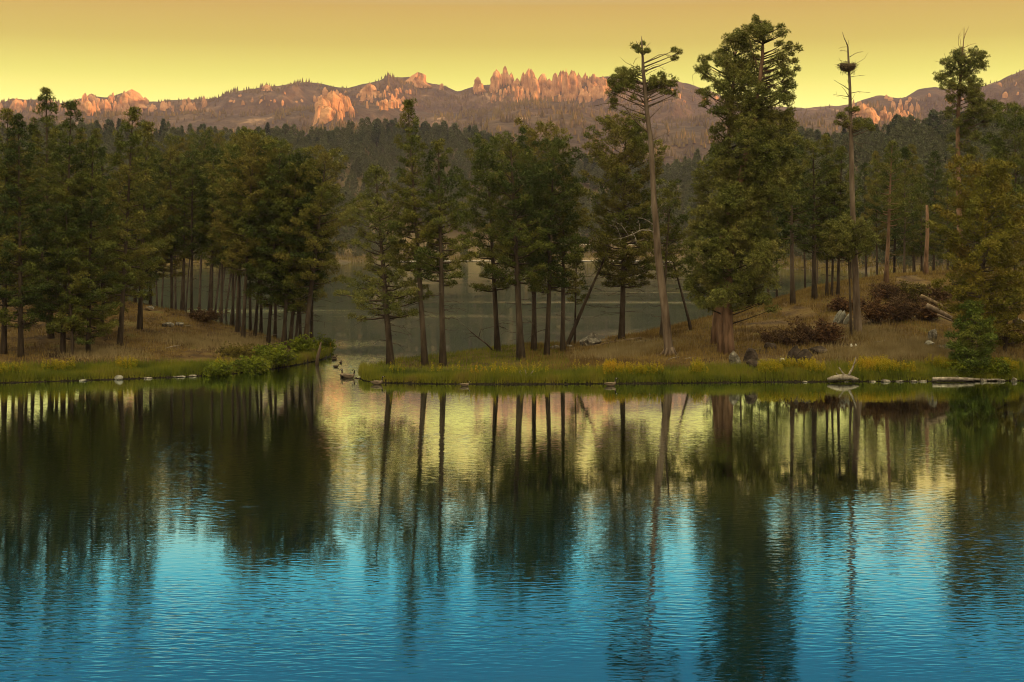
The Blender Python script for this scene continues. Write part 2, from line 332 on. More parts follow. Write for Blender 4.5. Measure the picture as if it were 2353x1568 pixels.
def mountain_mat():
    m, t, b = new_mat('mountain_slope'); n = t.nodes; l = t.links
    g = n.new('ShaderNodeNewGeometry')
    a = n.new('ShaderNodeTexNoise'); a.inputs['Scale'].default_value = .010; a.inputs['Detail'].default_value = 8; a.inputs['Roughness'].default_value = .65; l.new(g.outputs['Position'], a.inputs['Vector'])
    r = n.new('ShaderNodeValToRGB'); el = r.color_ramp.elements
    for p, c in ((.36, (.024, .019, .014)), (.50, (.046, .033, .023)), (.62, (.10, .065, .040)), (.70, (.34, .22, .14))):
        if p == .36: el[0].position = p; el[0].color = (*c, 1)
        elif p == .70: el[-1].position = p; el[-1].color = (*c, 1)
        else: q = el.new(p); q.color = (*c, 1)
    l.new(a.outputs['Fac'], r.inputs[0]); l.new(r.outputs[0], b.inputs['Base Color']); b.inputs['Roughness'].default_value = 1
    y = n.new('ShaderNodeTexNoise'); y.inputs['Scale'].default_value = .05; y.inputs['Detail'].default_value = 6; l.new(g.outputs['Position'], y.inputs['Vector'])
    bp = n.new('ShaderNodeBump'); bp.inputs['Distance'].default_value = 12; bp.inputs['Strength'].default_value = .8; l.new(y.outputs['Fac'], bp.inputs['Height']); l.new(bp.outputs[0], b.inputs['Normal'])
    return m
M['mountain'] = mountain_mat()
tag(fan('mountains', np.concatenate([np.linspace(-240, 1100, 760), np.linspace(1106, 1700, 80)]), np.concatenate([np.linspace(1750, 4600, 190), np.linspace(4620, 5600, 30)]), mount_z, M['mountain']), 'granite mountain range catching the last orange light', kind='structure')

# unseen ridge added towards the sun to put the lake and near land in shade
def shade_ridge_z(X, Y):
    s = X * SUN_H[0] + Y * SUN_H[1]; q = -X * SUN_H[1] + Y * SUN_H[0]
    top = (330 + 60 * (fbm(q * .0016, q * 0, 71, 4) - .5)) * smooth((2050 - q) / 500)
    return -3 + top * np.exp(-((s - 1300) / 330.0) ** 2)
xs = np.linspace(-3200, 3200, 130)
def ridge():
    s = np.linspace(650, 2100, 40); q = np.linspace(-1800, 2100, 150)
    Sg, Qg = np.meshgrid(s, q); X = Sg * SUN_H[0] - Qg * SUN_H[1]; Y = Sg * SUN_H[1] + Qg * SUN_H[0]
    V = np.stack([X, Y, shade_ridge_z(X, Y)], -1).reshape(-1, 3); nx = len(s); ny = len(q)
    i = np.arange(ny - 1)[:, None] * nx; j = np.arange(nx - 1)[None, :]
    return mk('hill', V, np.stack([i + j, i + j + 1, i + nx + j + 1, i + nx + j], -1).reshape(-1, 4), M['hill'], smoothf=True)
tag(ridge(), 'unseen ridge added on the sunward side to shade the lake', kind='structure')
# ---------------------------------------------------------------- trees
def tuft_set(nv, k, L, wd, up=-.25):
    out = []
    for _ in range(nv):
        d = rng.normal(size=(k * 3, 3)); d /= np.linalg.norm(d, axis=1)[:, None]; d = d[d[:, 2] > up][:k]
        while len(d) < k: d = np.concatenate([d, d[:k - len(d)]])
        p = np.cross(d, rng.normal(size=(k, 3))); p /= np.linalg.norm(p, axis=1)[:, None]
        l = L * (.75 + .5 * rng.random((k, 1)))
        out.append(np.stack([d * .03 + p * wd, d * .03 - p * wd, d * l + [0, 0, -.02]], 1).reshape(-1, 3))
    return np.array(out)
TUFT = tuft_set(10, 15, .34, .030)
TUFT_FAR = tuft_set(6, 9, 1.15, .24, -.5)
def needles(P, scale, T=TUFT):
    P = np.asarray(P); n = len(P); v = rng.integers(0, len(T), n); a = rng.random(n) * 2 * np.pi
    B = T[v] * np.asarray(scale).reshape(-1, 1, 1)
    c, s_ = np.cos(a)[:, None], np.sin(a)[:, None]
    V = np.stack([B[..., 0] * c - B[..., 1] * s_, B[..., 0] * s_ + B[..., 1] * c, B[..., 2]], -1) + P[:, None, :]
    V = V.reshape(-1, 3)
    return V, np.arange(len(V)).reshape(-1, 3)
def puff_set(nv, cards=24, spikes=38):     # a rounded spray: needle faces over its surface and needle tips sticking out
    out = []
    for _ in range(nv):
        d = rng.normal(size=(cards * 3, 3)); d /= np.linalg.norm(d, axis=1)[:, None]; d = d[d[:, 2] > -.55][:cards]
        nn = d + .45 * rng.normal(size=d.shape); nn /= np.linalg.norm(nn, axis=1)[:, None]
        t = np.cross(nn, rng.normal(size=d.shape)); t /= np.linalg.norm(t, axis=1)[:, None]; b = np.cross(nn, t)
        c = d * rng.uniform(.55, 1.0, (len(d), 1)); l = rng.uniform(.30, .52, (len(d), 1)); w = l * .30
        A = np.stack([c - t * l * .5 + b * w, c - t * l * .5 - b * w, c + t * l * .7], 1)
        d = rng.normal(size=(spikes * 3, 3)); d /= np.linalg.norm(d, axis=1)[:, None]; d = d[d[:, 2] > -.45][:spikes]
        q = np.cross(d, rng.normal(size=d.shape)); q /= np.linalg.norm(q, axis=1)[:, None]
        e_ = rng.uniform(1.05, 1.45, (len(d), 1))
        B = np.stack([d * .6 + q * .075, d * .6 - q * .075, d * e_ + [0, 0, .06]], 1)
        out.append(np.concatenate([A, B]).reshape(-1, 3))
    k = min(len(o) for o in out); return np.array([o[:k] for o in out])
PUFF = puff_set(12)
def puffs(C, R):
    C = np.asarray(C); R = np.asarray(R)
    V, T = needles(C, R, PUFF); return V, T
def puff_points(C, R, n, flat=.85):       # n tuft places in each rounded spray
    C = np.repeat(np.asarray(C), n, axis=0); R = np.repeat(np.asarray(R), n)
    d = rng.normal(size=(len(C), 3)); d /= np.linalg.norm(d, axis=1)[:, None]
    d[:, 2] = np.where(d[:, 2] < -.3, -d[:, 2], d[:, 2])
    r = R * rng.random(len(C)) ** .40
    return C + d * r[:, None] * [1, 1, flat]
PROF = {
    'cone': lambda f: np.minimum(1, f * 4 + .55) * (1 - f) ** .8 + .06,
    'round': lambda f: np.minimum(1, .62 + f * 1.6) * np.sqrt(np.clip(1 - (np.clip(f - .35, 0, 1) / .66) ** 2, 0, 1)) + .06,
    'col': lambda f: np.minimum(1, .65 + f * 2) * (1 - f ** 1.9) * .95 + .08,
    'sparse': lambda f: (.75 + .3 * np.sin(f * 14)) * (1 - f ** 3) + .08,
}
def pine_geometry(h, base, rad, shape, r0, lean, dens=1.0, dead=5, puff=1.0):
    """trunk with limbs, and crown, in coordinates of the tree's foot"""
    tr = G(); n = 9; t = np.linspace(0, 1, n)
    wob = np.cumsum(rng.normal(size=(n, 2)) * .012 * h / 8, axis=0); wob -= wob[0]
    ax = np.stack([lean[0] * t + wob[:, 0] * .7, lean[1] * t + wob[:, 1] * .7, h * t - .35 * (t == 0)], -1)
    rt = r0 * (1 - t) ** .8 + .03; rt[0] *= 1.35
    tr.tube(ax, rt, 9, .08)
    at = lambda q: np.array([np.interp(q, t, ax[:, i]) for i in range(3)])
    pc, pr = [], []
    nb = int(h * (1 - base) * 4.2 * dens)
    az = rnd.random() * 6.28
    for i in range(nb):
        q = base + (1 - base) * min(.985, (i + rnd.random()) / nb); f = (q - base) / (1 - base)
        az += 2.4 + rnd.uniform(-.5, .5)
        L = rad * float(PROF[shape](np.array(f))) * rnd.choice((rnd.uniform(.4, .75), rnd.uniform(.75, 1.18), rnd.uniform(.85, 1.15)))
        el = (-.25 + .95 * f) + rnd.uniform(-.2, .2)
        o = at(q); d = np.array([math.cos(az), math.sin(az), 0])
        k = 6; u = np.linspace(0, 1, k)
        bp = o + d * (L * u)[:, None] + np.array([0, 0, 1]) * (L * (u * math.tan(el) * .6 + .28 * u * u))[:, None]
        bp += rng.normal(size=(k, 3)) * .03 * L * u[:, None]
        rb = max(.018, .10 * r0 / .2 * (1 - f) * .6 + .02)
        tr.tube(bp, rb * (1 - u * .8), 4)
        side = np.array([-d[1], d[0], 0]); st = max(.42, .30 * L)
        u0 = .30 if shape != 'sparse' else .5
        m = max(1, int((1 - u0) * L / .36))
        for j in range(m):
            uu = u0 + (1 - u0) * (j + .6 + .3 * rnd.random()) / m
            c = np.array([np.interp(uu, u, bp[:, x]) for x in range(3)])
            w_ = L * (1 - uu * .6) * .42
            for sgn in ((-1, 1) if L > 1.1 else (0,)):
                off = side * sgn * w_ * rnd.uniform(.25, 1) + d * rnd.uniform(-.2, .3) + np.array([0, 0, rnd.uniform(-.05, .22)])
                pc.append(c + off); pr.append(rnd.uniform(.26, .46) * puff)
        pc.append(bp[-1]); pr.append(rnd.uniform(.3, .46) * puff)
    pc.append(ax[-1] + [0, 0, -.1]); pr.append(.4 * puff); pc.append(ax[-1] + [0, 0, -.55]); pr.append(.45 * puff)
    for i in range(dead):                  # bare lower limbs
        q = rnd.uniform(max(.12, base - .28), base + .05); az = rnd.random() * 6.28; L = rad * rnd.uniform(.35, .85)
        o = at(q); d = np.array([math.cos(az), math.sin(az), rnd.uniform(-.25, .15)]); u = np.linspace(0, 1, 5)
        bp = o + d * (L * u)[:, None] + rng.normal(size=(5, 3)) * .06 * L * u[:, None]
        tr.tube(bp, .035 * (1 - u * .75), 3)
        for _ in range(2):
            c = bp[rnd.randint(2, 4)]; e_ = c + (d + rng.normal(size=3) * .5) * L * .3
            tr.tube([c, (c + e_) / 2 + rng.normal(size=3) * .04, e_], [.018, .013, .008], 3)
    V, T = puffs(pc, np.array(pr) * .92)
    cg = G(); cg.add(V, T)
    return tr, cg
cache = {}
def make_pine(foot_, topz, lean, base, rad, shape, r0, label, nmat='needles', bmat='bark_dark', dens=1.0, dead=5, group=None, fresh=False, name='pine_tree', puff=1.0):
    h = topz - foot_[2]
    root = empty(name, tuple(foot_), label, 'tree', group)
    key = (shape, round(base / .12), round(rad / h / .05), round(h / 5), nmat, bmat, rnd.randint(0, 1))
    if not fresh and key in cache:
        t0, c0, h0 = cache[key]; s = h / h0
        for q in (t0, c0):
            c = q.copy(); COL.objects.link(c); c.parent = root
        root.scale = (s * rnd.uniform(.95, 1.05),) * 2 + (s,); root.rotation_euler = (-lean[1] / h * .9, lean[0] / h, 0)
        # turn about its own axis first, then lean
        za = rnd.random() * 6.28
        for c in root.children: c.rotation_euler = (0, 0, za)
        return root
    tr, cg = pine_geometry(h, base, rad, shape, r0, lean if fresh else (0, 0), dens, dead, puff)
    t_ = tr.build('trunk', M[bmat], root, True); c_ = cg.build('crown', M[nmat], root)
    if not fresh:
        cache[key] = (t_, c_, h); root.rotation_euler = (-lean[1] / h, lean[0] / h, 0)
    return root
def pine_px(xf, yf, xt, yt, yc, hw, shape, r0, label, Y=None, **kw):
    """a tree read off the picture: foot, top, lowest green, half width (2353 wide view)"""
    if Y is None: ft = foot(xf, yf)
    else:
        p = px(xf, yf, Y); ft = np.array([p[0], Y, max(ground_z(p[0], Y), -.3)])
    top = px(xt, yt, ft[1]); h = top[2] - ft[2]
    base = min(.85, max(.05, (px(xf, yc, ft[1])[2] - ft[2]) / h))
    rad = hw * S * ft[1] / F
    return make_pine(ft, top[2], (top[0] - ft[0], 0), base, rad, shape, r0, label, **kw)

LG = 'pines crowded together on the left bank'
IG = 'pines standing on the low island'
BG = 'slim pines behind the right hand hill'
T_LEFT = [
 (9, 814, 18, 255, 690, 66, 'col', .20, 'tall dense pine cut by the left picture edge, bare trunk showing low down'),
 (48, 820, 45, 268, 742, 60, 'col', .19, 'pine with crown almost to the ground, second trunk in from the left picture edge'),
 (117, 778, 102, 208, 700, 78, 'col', .20, 'tallest broad topped pine of the left grove, rising against the lit mountains'),
 (144, 813, 165, 234, 755, 70, 'col', .17, 'tall dark pine just right of the tallest tree in the left grove'),
 (167, 818, 150, 440, 745, 40, 'col', .10, 'thin young pine with a slim grey stem at the front of the left grove'),
 (202, 814, 214, 318, 735, 66, 'col', .20, 'leafy pine with stout straight trunk at the front of the left grove'),
 (234, 769, 250, 470, 735, 44, 'col', .13, 'short pine with low drooping boughs standing back on the left bank'),
 (275, 794, 306, 250, 665, 66, 'col', .19, 'tall pine with a trunk slanting right at the edge of the brown slope'),
 (321, 756, 338, 285, 690, 58, 'col', .20, 'dark trunked pine on the brown slope below the crest of the left bank'),
 (362, 698, 352, 352, 610, 48, 'round', .15, 'first slim pine where the left grove opens on the far lake'),
 (370, 697, 388, 372, 600, 46, 'round', .14, 'slim pine close beside the first one at the opening of the left grove'),
 (404, 703, 402, 318, 560, 46, 'round', .16, 'dark straight trunk, leftmost of three close trunks against the far lake'),
 (414, 705, 436, 332, 560, 46, 'round', .12, 'thin middle trunk of the three close ones against the far lake'),
 (425, 706, 455, 345, 570, 44, 'round', .12, 'thin right hand trunk of the three close ones against the far lake'),
 (457, 717, 470, 318, 545, 56, 'round', .20, 'thick dark trunk standing alone in the gap of the left grove, bare side twigs'),
 (479, 714, 500, 312, 560, 55, 'round', .20, 'thick pine beside the pale brush heap on the left crest'),
 (492, 718, 528, 338, 575, 50, 'round', .15, 'straight pine just right of the brush heap on the left crest'),
 (502, 724, 545, 345, 580, 48, 'round', .12, 'slender dark pine behind the brush heap on the left bank'),
 (515, 724, 565, 345, 600, 48, 'round', .12, 'short visible dark trunk at the right end of the left crest'),
 (527, 750, 578, 304, 590, 58, 'round', .16, 'pine with a slightly curved trunk below the right end of the left crest'),
 (545, 762, 560, 350, 590, 56, 'round', .16, 'curving grey trunked pine on the lower slope of the left bank'),
 (558, 780, 585, 320, 600, 60, 'round', .16, 'tall straight grey trunk reaching lowest on the brown slope of the left bank'),
 (586, 772, 618, 328, 650, 55, 'round', .13, 'thin pine with short bare stem between two taller trunks on the left bank'),
 (616, 792, 645, 345, 680, 58, 'round', .15, 'dark pine at the foot of the brown slope near the green shrubs'),
 (650, 801, 682, 368, 690, 62, 'round', .17, 'grey trunked pine, left one of the cluster above the green shrubs'),
 (666, 801, 700, 392, 690, 55, 'round', .18, 'dark double looking trunk in the middle of the cluster above the green shrubs'),
 (676, 782, 722, 378, 690, 55, 'round', .12, 'thin pale trunk at the back of the cluster above the green shrubs'),
 (700, 810, 748, 358, 640, 66, 'round', .25, 'thick leaning pine, last on the left bank, tilted over the channel', dict(fresh=True, dead=9)),
]
for r in T_LEFT:
    kw = dict(r[9]) if len(r) > 9 else {}
    r = list(r)
    if r[0] < 300: r[4] += 18; r[5] *= 1.18
    if r[0] > 480: r[4] += 25; r[5] *= 1.22
    pine_px(*r[:9], group=LG, dens=kw.pop('dens', 1.15), **kw)
# trees deeper in the grove, seen only as dark crowns and low trunks between the front ones
for i, (x, yt, Y, hw) in enumerate([(30, 330, 150, 60), (75, 290, 152, 62), (130, 330, 148, 60), (185, 300, 155, 62), (235, 345, 152, 60), (275, 330, 150, 56), (310, 360, 150, 50), (95, 430, 140, 50), (190, 440, 142, 50), (255, 420, 143, 50), (-40, 270, 140, 60), (-70, 300, 125, 60), (-20, 320, 155, 60), (420, 370, 152, 44), (535, 380, 146, 48), (600, 385, 142, 48), (655, 400, 139, 46), (715, 420, 136, 42), (395, 345, 153, 42), (440, 355, 151, 42), (485, 350, 150, 42), (508, 365, 149, 44), (550, 340, 147, 46), (575, 370, 145, 44), (632, 360, 141, 46), (690, 410, 137, 42), (345, 340, 153, 44), (225, 300, 157, 58), (160, 360, 151, 56), (60, 420, 146, 56)]):
    pine_px(x, 720, x + rnd.uniform(-8, 8), yt, 640 if x < 400 else 600, hw, 'col' if x < 400 else 'round', .14, 'dark pine deep inside the left grove, mostly hidden by the trees in front', Y=Y, group='hidden pines inside the left grove')
T_MID = [
 (898, 840, 862, 392, 700, 74, 'sparse', .27, 'leaning pine nearest the channel on the island tip, sparse boughs almost to the grass', dict(fresh=True, dens=1.7, dead=14, nmat='needles_olive')),
 (977, 840, 938, 236, 600, 56, 'cone', .22, 'tallest pine of the island tip with a pointed top above the far forest', dict(fresh=True, dens=1.2, dead=8)),
 (1018, 842, 1008, 330, 620, 66, 'col', .24, 'straight pine with boughs low on the trunk, third from the island tip', dict(fresh=True, dens=1.15, dead=9)),
 (1144, 808, 1118, 330, 640, 58, 'round', .23, 'pine with bare side limbs at the left edge of the dense central clump', dict(fresh=True, dead=10)),
 (1198, 826, 1176, 322, 620, 72, 'round', .29, 'stoutest trunk under the dense central clump, standing forward in the grass', dict(fresh=True, dens=1.25, dead=8)),
 (1227, 808, 1228, 308, 600, 82, 'round', .22, 'highest rounded pine in the middle of the dense central clump', dict(fresh=True, dens=1.3, dead=5)),
 (1256, 820, 1272, 338, 640, 66, 'round', .21, 'grey flared trunk at the right of the stoutest one in the central clump', dict(fresh=True, dens=1.2)),
 (1293, 808, 1295, 388, 640, 44, 'round', .19, 'dark pine at the right edge of the central clump beside the leaning dead tree', dict(fresh=True, dens=1.1)),
 (1321, 790, 1325, 590, 700, 30, 'cone', .09, 'small young pine growing behind the grey boulder', {}),
 (1428, 782, 1436, 283, 660, 94, 'round', .26, 'black trunked pine behind the boulder and fallen log, open lower boughs', dict(fresh=True, dens=2.0, dead=18)),
 (1520, 776, 1542, 430, 640, 58, 'round', .15, 'dark pine standing close behind the tall weathered snag', {}),
 (1589, 758, 1535, 560, 640, 34, 'sparse', .12, 'thin crooked pine leaning left behind the tall weathered snag', dict(fresh=True, dead=8)),
 (1822, 699, 1812, 256, 560, 52, 'cone', .22, 'pointed green conifer with a bare grey trunk right of the huge double pine', dict(dens=1.2)),
 (1872, 689, 1868, 335, 585, 62, 'round', .24, 'thick black trunked pine on the crest of the right hill', {}),
 (1900, 680, 1902, 312, 600, 44, 'cone', .12, 'thin dark pine on the crest, just right of the thick black trunk', {}),
 (1911, 680, 1920, 388, 600, 40, 'col', .10, 'very thin pine, second of the slim row on the right hill crest', {}),
 (1926, 679, 1935, 340, 600, 42, 'col', .13, 'slightly bent slim pine left of the nest tree on the right hill', {}),
 (2036, 655, 2050, 330, 520, 56, 'col', .22, 'reddish bare trunked pine rising out of the red bushes on the right hill', dict(bmat='bark_red')),
 (2333, 800, 2336, 262, 560, 76, 'round', .26, 'tall dark pine behind the yellow green tree at the right picture edge', dict(Y=128)),
]
for r in T_MID:
    r = list(r)
    if r[0] < 1300: r[4] += 35; r[5] *= 1.22
    pine_px(*r[:9], group=IG if r[0] < 1600 else 'pines on the right hand hill', **r[9])
for i, (x, yt, Y, hw, yc) in enumerate([(1850, 330, 190, 48, 560), (1765, 360, 175, 44, 600), (1785, 420, 180, 40, 620), (1955, 400, 185, 40, 600), (1990, 380, 200, 44, 590), (2015, 350, 195, 46, 560), (2055, 370, 200, 42, 580), (2078, 345, 190, 40, 560), (2100, 335, 210, 46, 570), (2118, 390, 195, 36, 590), (2145, 350, 205, 40, 560), (2178, 400, 190, 30, 600), (2190, 360, 215, 44, 580), (2240, 340, 200, 50, 560), (2290, 330, 190, 54, 560), (2370, 300, 170, 60, 560), (1730, 430, 170, 44, 640), (1700, 470, 160, 40, 660), (2275, 400, 170, 44, 600), (2400, 330, 140, 60, 600), (1880, 400, 210, 44, 560), (1640, 560, 155, 40, 700)]):
    pine_px(x, 640, x + rnd.uniform(-6, 6), yt, yc, hw, 'col' if i % 3 else 'cone', .13, 'slim dark pine in the shady stand behind the crest of the right hill', Y=Y, group=BG)
# the yellow green pine close to the water on the right
pine_px(2250, 790, 2268, 392, 775, 104, 'round', .22, 'bushy yellow green pine at the right, crown hanging down to the shore', fresh=True, nmat='needles_yellow', dens=1.7, Y=113, puff=1.1)
pine_px(2236, 858, 2232, 700, 850, 58, 'col', .07, 'low green fir at the water edge under the yellow green pine', fresh=True, nmat='needles_green', dens=2.6, Y=110.2, name='fir_sapling', dead=0)
pine_px(2310, 840, 2318, 520, 790, 60, 'col', .14, 'olive pine between the yellow green tree and the right picture edge', fresh=True, nmat='needles_yellow', dens=1.4, Y=118)

# ------------- old trees read off limb by limb
def c3(x, y): return (1148.9 + x * .26856, y * .26856)
def c4(x, y): return (1723.4 + x * .2676, y * .2676)
def c7(x, y): return (1148 + x * .2929, 459.5 + y * .2929)
def c8(x, y): return (1723 + x * .2926, 459.5 + y * .2926)
def relax(pts, k):
    P = np.array(pts, float); d = np.r_[0, np.cumsum(np.linalg.norm(np.diff(P, axis=0), axis=1))]
    u = np.linspace(0, d[-1], k); return np.stack([np.interp(u, d, P[:, i]) for i in range(P.shape[1])], 1)
def limb(g, pts, Y, r0, r1=.012, depth=0.0, n=5, twigs=0):
    """pts in the 2353 wide view; the limb swings away from or towards the viewer by depth metres at its end"""
    k = max(4, len(pts) * 2); P2 = relax(pts, k); u = np.linspace(0, 1, k)
    P = np.array([px(a, b_, Y) for a, b_ in P2]); P[:, 1] += depth * u
    g.tube(P, r0 + (r1 - r0) * u ** .8, n, .1)
    for _ in range(twigs):
        i = rnd.randint(k // 3, k - 1); L = np.linalg.norm(P[-1] - P[0]) * rnd.uniform(.12, .3)
        d = (P[i] - P[max(0, i - 1)]); d /= np.linalg.norm(d) + 1e-9; d = d + rng.normal(size=3) * .7; d /= np.linalg.norm(d)
        m = P[i] + d * L * .5 + rng.normal(size=3) * .05
        g.tube([P[i], m, P[i] + d * L + [0, 0, .05]], [r1 * 1.3, r1, r1 * .6], 3)
def blob_crown(blobs, Y, depth, conv, sc, dens=1.0, limbs=None, trunk=None, lo=-1.2, hi=.7):
    """rounded sprays of needles; each blob (x, y, r) becomes a cluster of small puffs at its own distance"""
    pc, pr = [], []
    for x, y, r in blobs:
        X, Yp = conv(x, y); R_ = r * sc * S * Y / F
        dy = rnd.uniform(lo, hi) * depth
        c = px(X, Yp, Y) + [0, dy, 0]
        n = max(4, int(24 * (R_ / .8) ** 2 * dens))
        d = rng.normal(size=(n, 3)); d /= np.linalg.norm(d, axis=1)[:, None]
        rr = R_ * 1.05 * rng.random(n) ** .5
        pts = c + d * rr[:, None] * [1, 1.1, .85]
        pc += list(pts); pr += list(rng.uniform(.20, .38, n))
        if limbs is not None and trunk is not None:
            zt = c[2] - R_ * .3 - abs(c[0] - np.interp(c[2], trunk[:, 2], trunk[:, 0])) * .35
            a = np.array([np.interp(zt, trunk[:, 2], trunk[:, i]) for i in range(2)] + [np.clip(zt, trunk[0, 2], trunk[-1, 2])])
            m = a * .4 + c * .6 + [0, 0, -.15 * R_]
            limbs.tube(relax([a, m, c], 5), [.07, .055, .045, .03, .02], 4)
            for q in pts[:min(n, 7)]: limbs.tube([c * .6 + m * .4, (c + q) / 2, q], [.025, .018, .008], 3)
    V, T = puffs(pc, np.array(pr)); g = G(); g.add(V, T); return g
def trunk_line(pts, Y): return np.array([px(a, b_, Y) for a, b_ in pts])
def to_local(g, o): g.V = [v - o for v in g.V]; return g

# snag with bare crooked top on the island
fA = foot(1538, 818); YA = fA[1]
rootA = empty('weathered_pine', tuple(fA), 'tall weathered pine with bare crooked top and pale leaning trunk standing on the island', 'tree')
tA = [c7(1330, 1225), c7(1328, 1200), c7(1312, 1000), c7(1290, 800), c7(1262, 600), c7(1240, 400), c7(1225, 150), c7(1210, 0), c3(1290, 1180), c3(1275, 1100), c3(1262, 1000), c3(1250, 880), c3(1240, 750), c3(1225, 600), c3(1222, 500), c3(1215, 400), c3(1210, 310)]
g = G(); L_ = trunk_line(tA, YA); L_[0] = fA - [0, 0, .3]
g.tube(L_, [.50, .40, .345, .335, .325, .31, .27, .24, .21, .20, .19, .18, .17, .145, .11, .07, .02], 12, .07)
for a in range(5):                         # flared roots
    an = a * 1.25 + .3; d = np.array([math.cos(an), math.sin(an), 0])
    g.tube([fA + [0, 0, .7] + d * .25, fA + d * .55 + [0, 0, .22], fA + d * 1.0 + [0, 0, -.1]], [.16, .12, .04], 6)
B3 = [([(1222, 480), (1200, 420), (1165, 345)], .03, 1), ([(1215, 420), (1190, 385), (1170, 335)], .025, 0), ([(1235, 470), (1255, 400), (1275, 370), (1295, 360)], .035, 2),
 ([(1230, 540), (1290, 510), (1350, 475), (1410, 465), (1440, 500), (1500, 480)], .055, 5), ([(1410, 465), (1470, 485), (1520, 470)], .03, 2),
 ([(1225, 610), (1180, 580), (1130, 550), (1085, 525), (1050, 485)], .05, 2), ([(1140, 550), (1165, 495), (1195, 490)], .025, 1),
 ([(1240, 600), (1290, 570), (1340, 550), (1400, 545)], .03, 3), ([(1245, 620), (1300, 580), (1350, 570), (1400, 605)], .03, 3), ([(1250, 640), (1290, 620), (1330, 605)], .025, 2),
 ([(1250, 790), (1200, 770), (1150, 760)], .06, 1), ([(1235, 880), (1190, 830), (1150, 790)], .07, 1), ([(1240, 940), (1180, 895), (1120, 885), (1070, 890)], .05, 2), ([(1235, 945), (1180, 935), (1110, 940)], .03, 2),
 ([(1258, 860), (1300, 800), (1340, 740)], .07, 0), ([(1270, 920), (1340, 885), (1430, 855), (1520, 845)], .045, 2), ([(1275, 1020), (1330, 960), (1395, 900)], .055, 1),
 ([(1270, 1060), (1230, 1030), (1150, 1025), (1050, 1010), (980, 1030)], .05, 5), ([(1265, 1130), (1180, 1060), (1110, 980), (1050, 900), (1000, 890), (900, 890), (800, 920)], .085, 6),
 ([(1285, 1080), (1315, 1050), (1335, 1010)], .025, 1), ([(1300, 1200), (1360, 1170), (1425, 1145)], .03, 2), ([(1330, 1100), (1295, 1090)], .02, 0), ([(1250, 715), (1330, 712), (1420, 718)], .02, 1)]
for pts, r, tw in B3: limb(g, [c3(*p) for p in pts], YA, r, .010, rnd.uniform(-1.2, 1.2), 5, tw)
to_local(g, fA).build('trunk', M['bark_grey'], rootA, True)
g = G()
for pts, r, tw in [([(1240, 275), (1190, 240), (1110, 235), (1040, 270), (960, 300), (890, 310)], .09, 8), ([(1040, 250), (1058, 290), (1060, 330)], .03, 2), ([(1010, 275), (960, 200), (920, 180)], .035, 4), ([(950, 290), (920, 210), (880, 200)], .025, 4),
 ([(1100, 240), (1102, 190), (1090, 175)], .025, 2), ([(1215, 200), (1160, 160), (1100, 140)], .05, 4), ([(1190, 110), (1190, 40), (1210, 0)], .03, 2), ([(1230, 90), (1270, 40), (1300, 20)], .03, 2)]:
    limb(g, [c7(*p) for p in pts], YA, r, .012, rnd.uniform(-1.5, .4), 5, tw + 3)
to_local(g, fA).build('dead_branch', M['deadwood'], rootA, True)
bl = [(1060, 640, 50), (1000, 670, 55), (1110, 620, 50), (1150, 680, 55), (950, 720, 45), (1060, 730, 65), (1140, 750, 45), (1000, 780, 50), (950, 800, 45), (960, 870, 45), (950, 920, 28), (1090, 690, 60), (1165, 620, 35),
      (1300, 720, 55), (1350, 740, 55), (1290, 780, 35), (1410, 670, 55), (1440, 710, 55), (1400, 740, 45), (1485, 720, 35), (1490, 815, 32), (1430, 800, 26), (1370, 800, 22), (1280, 690, 35),
      (1150, 415, 20), (1185, 405, 10), (1180, 455, 8), (1265, 430, 7), (1470, 452, 11), (1515, 470, 13), (1495, 512, 18), (1225, 370, 7), (1240, 460, 8), (1130, 840, 25)]
lg = G(); to_local(blob_crown([(x, y, r * 1.15) for x, y, r in bl], YA, 1.2, c3, .26856, 1.0, lg, L_), fA).build('crown', M['needles_olive'], rootA)
to_local(lg, fA).build('bough', M['bark_grey'], rootA, True)

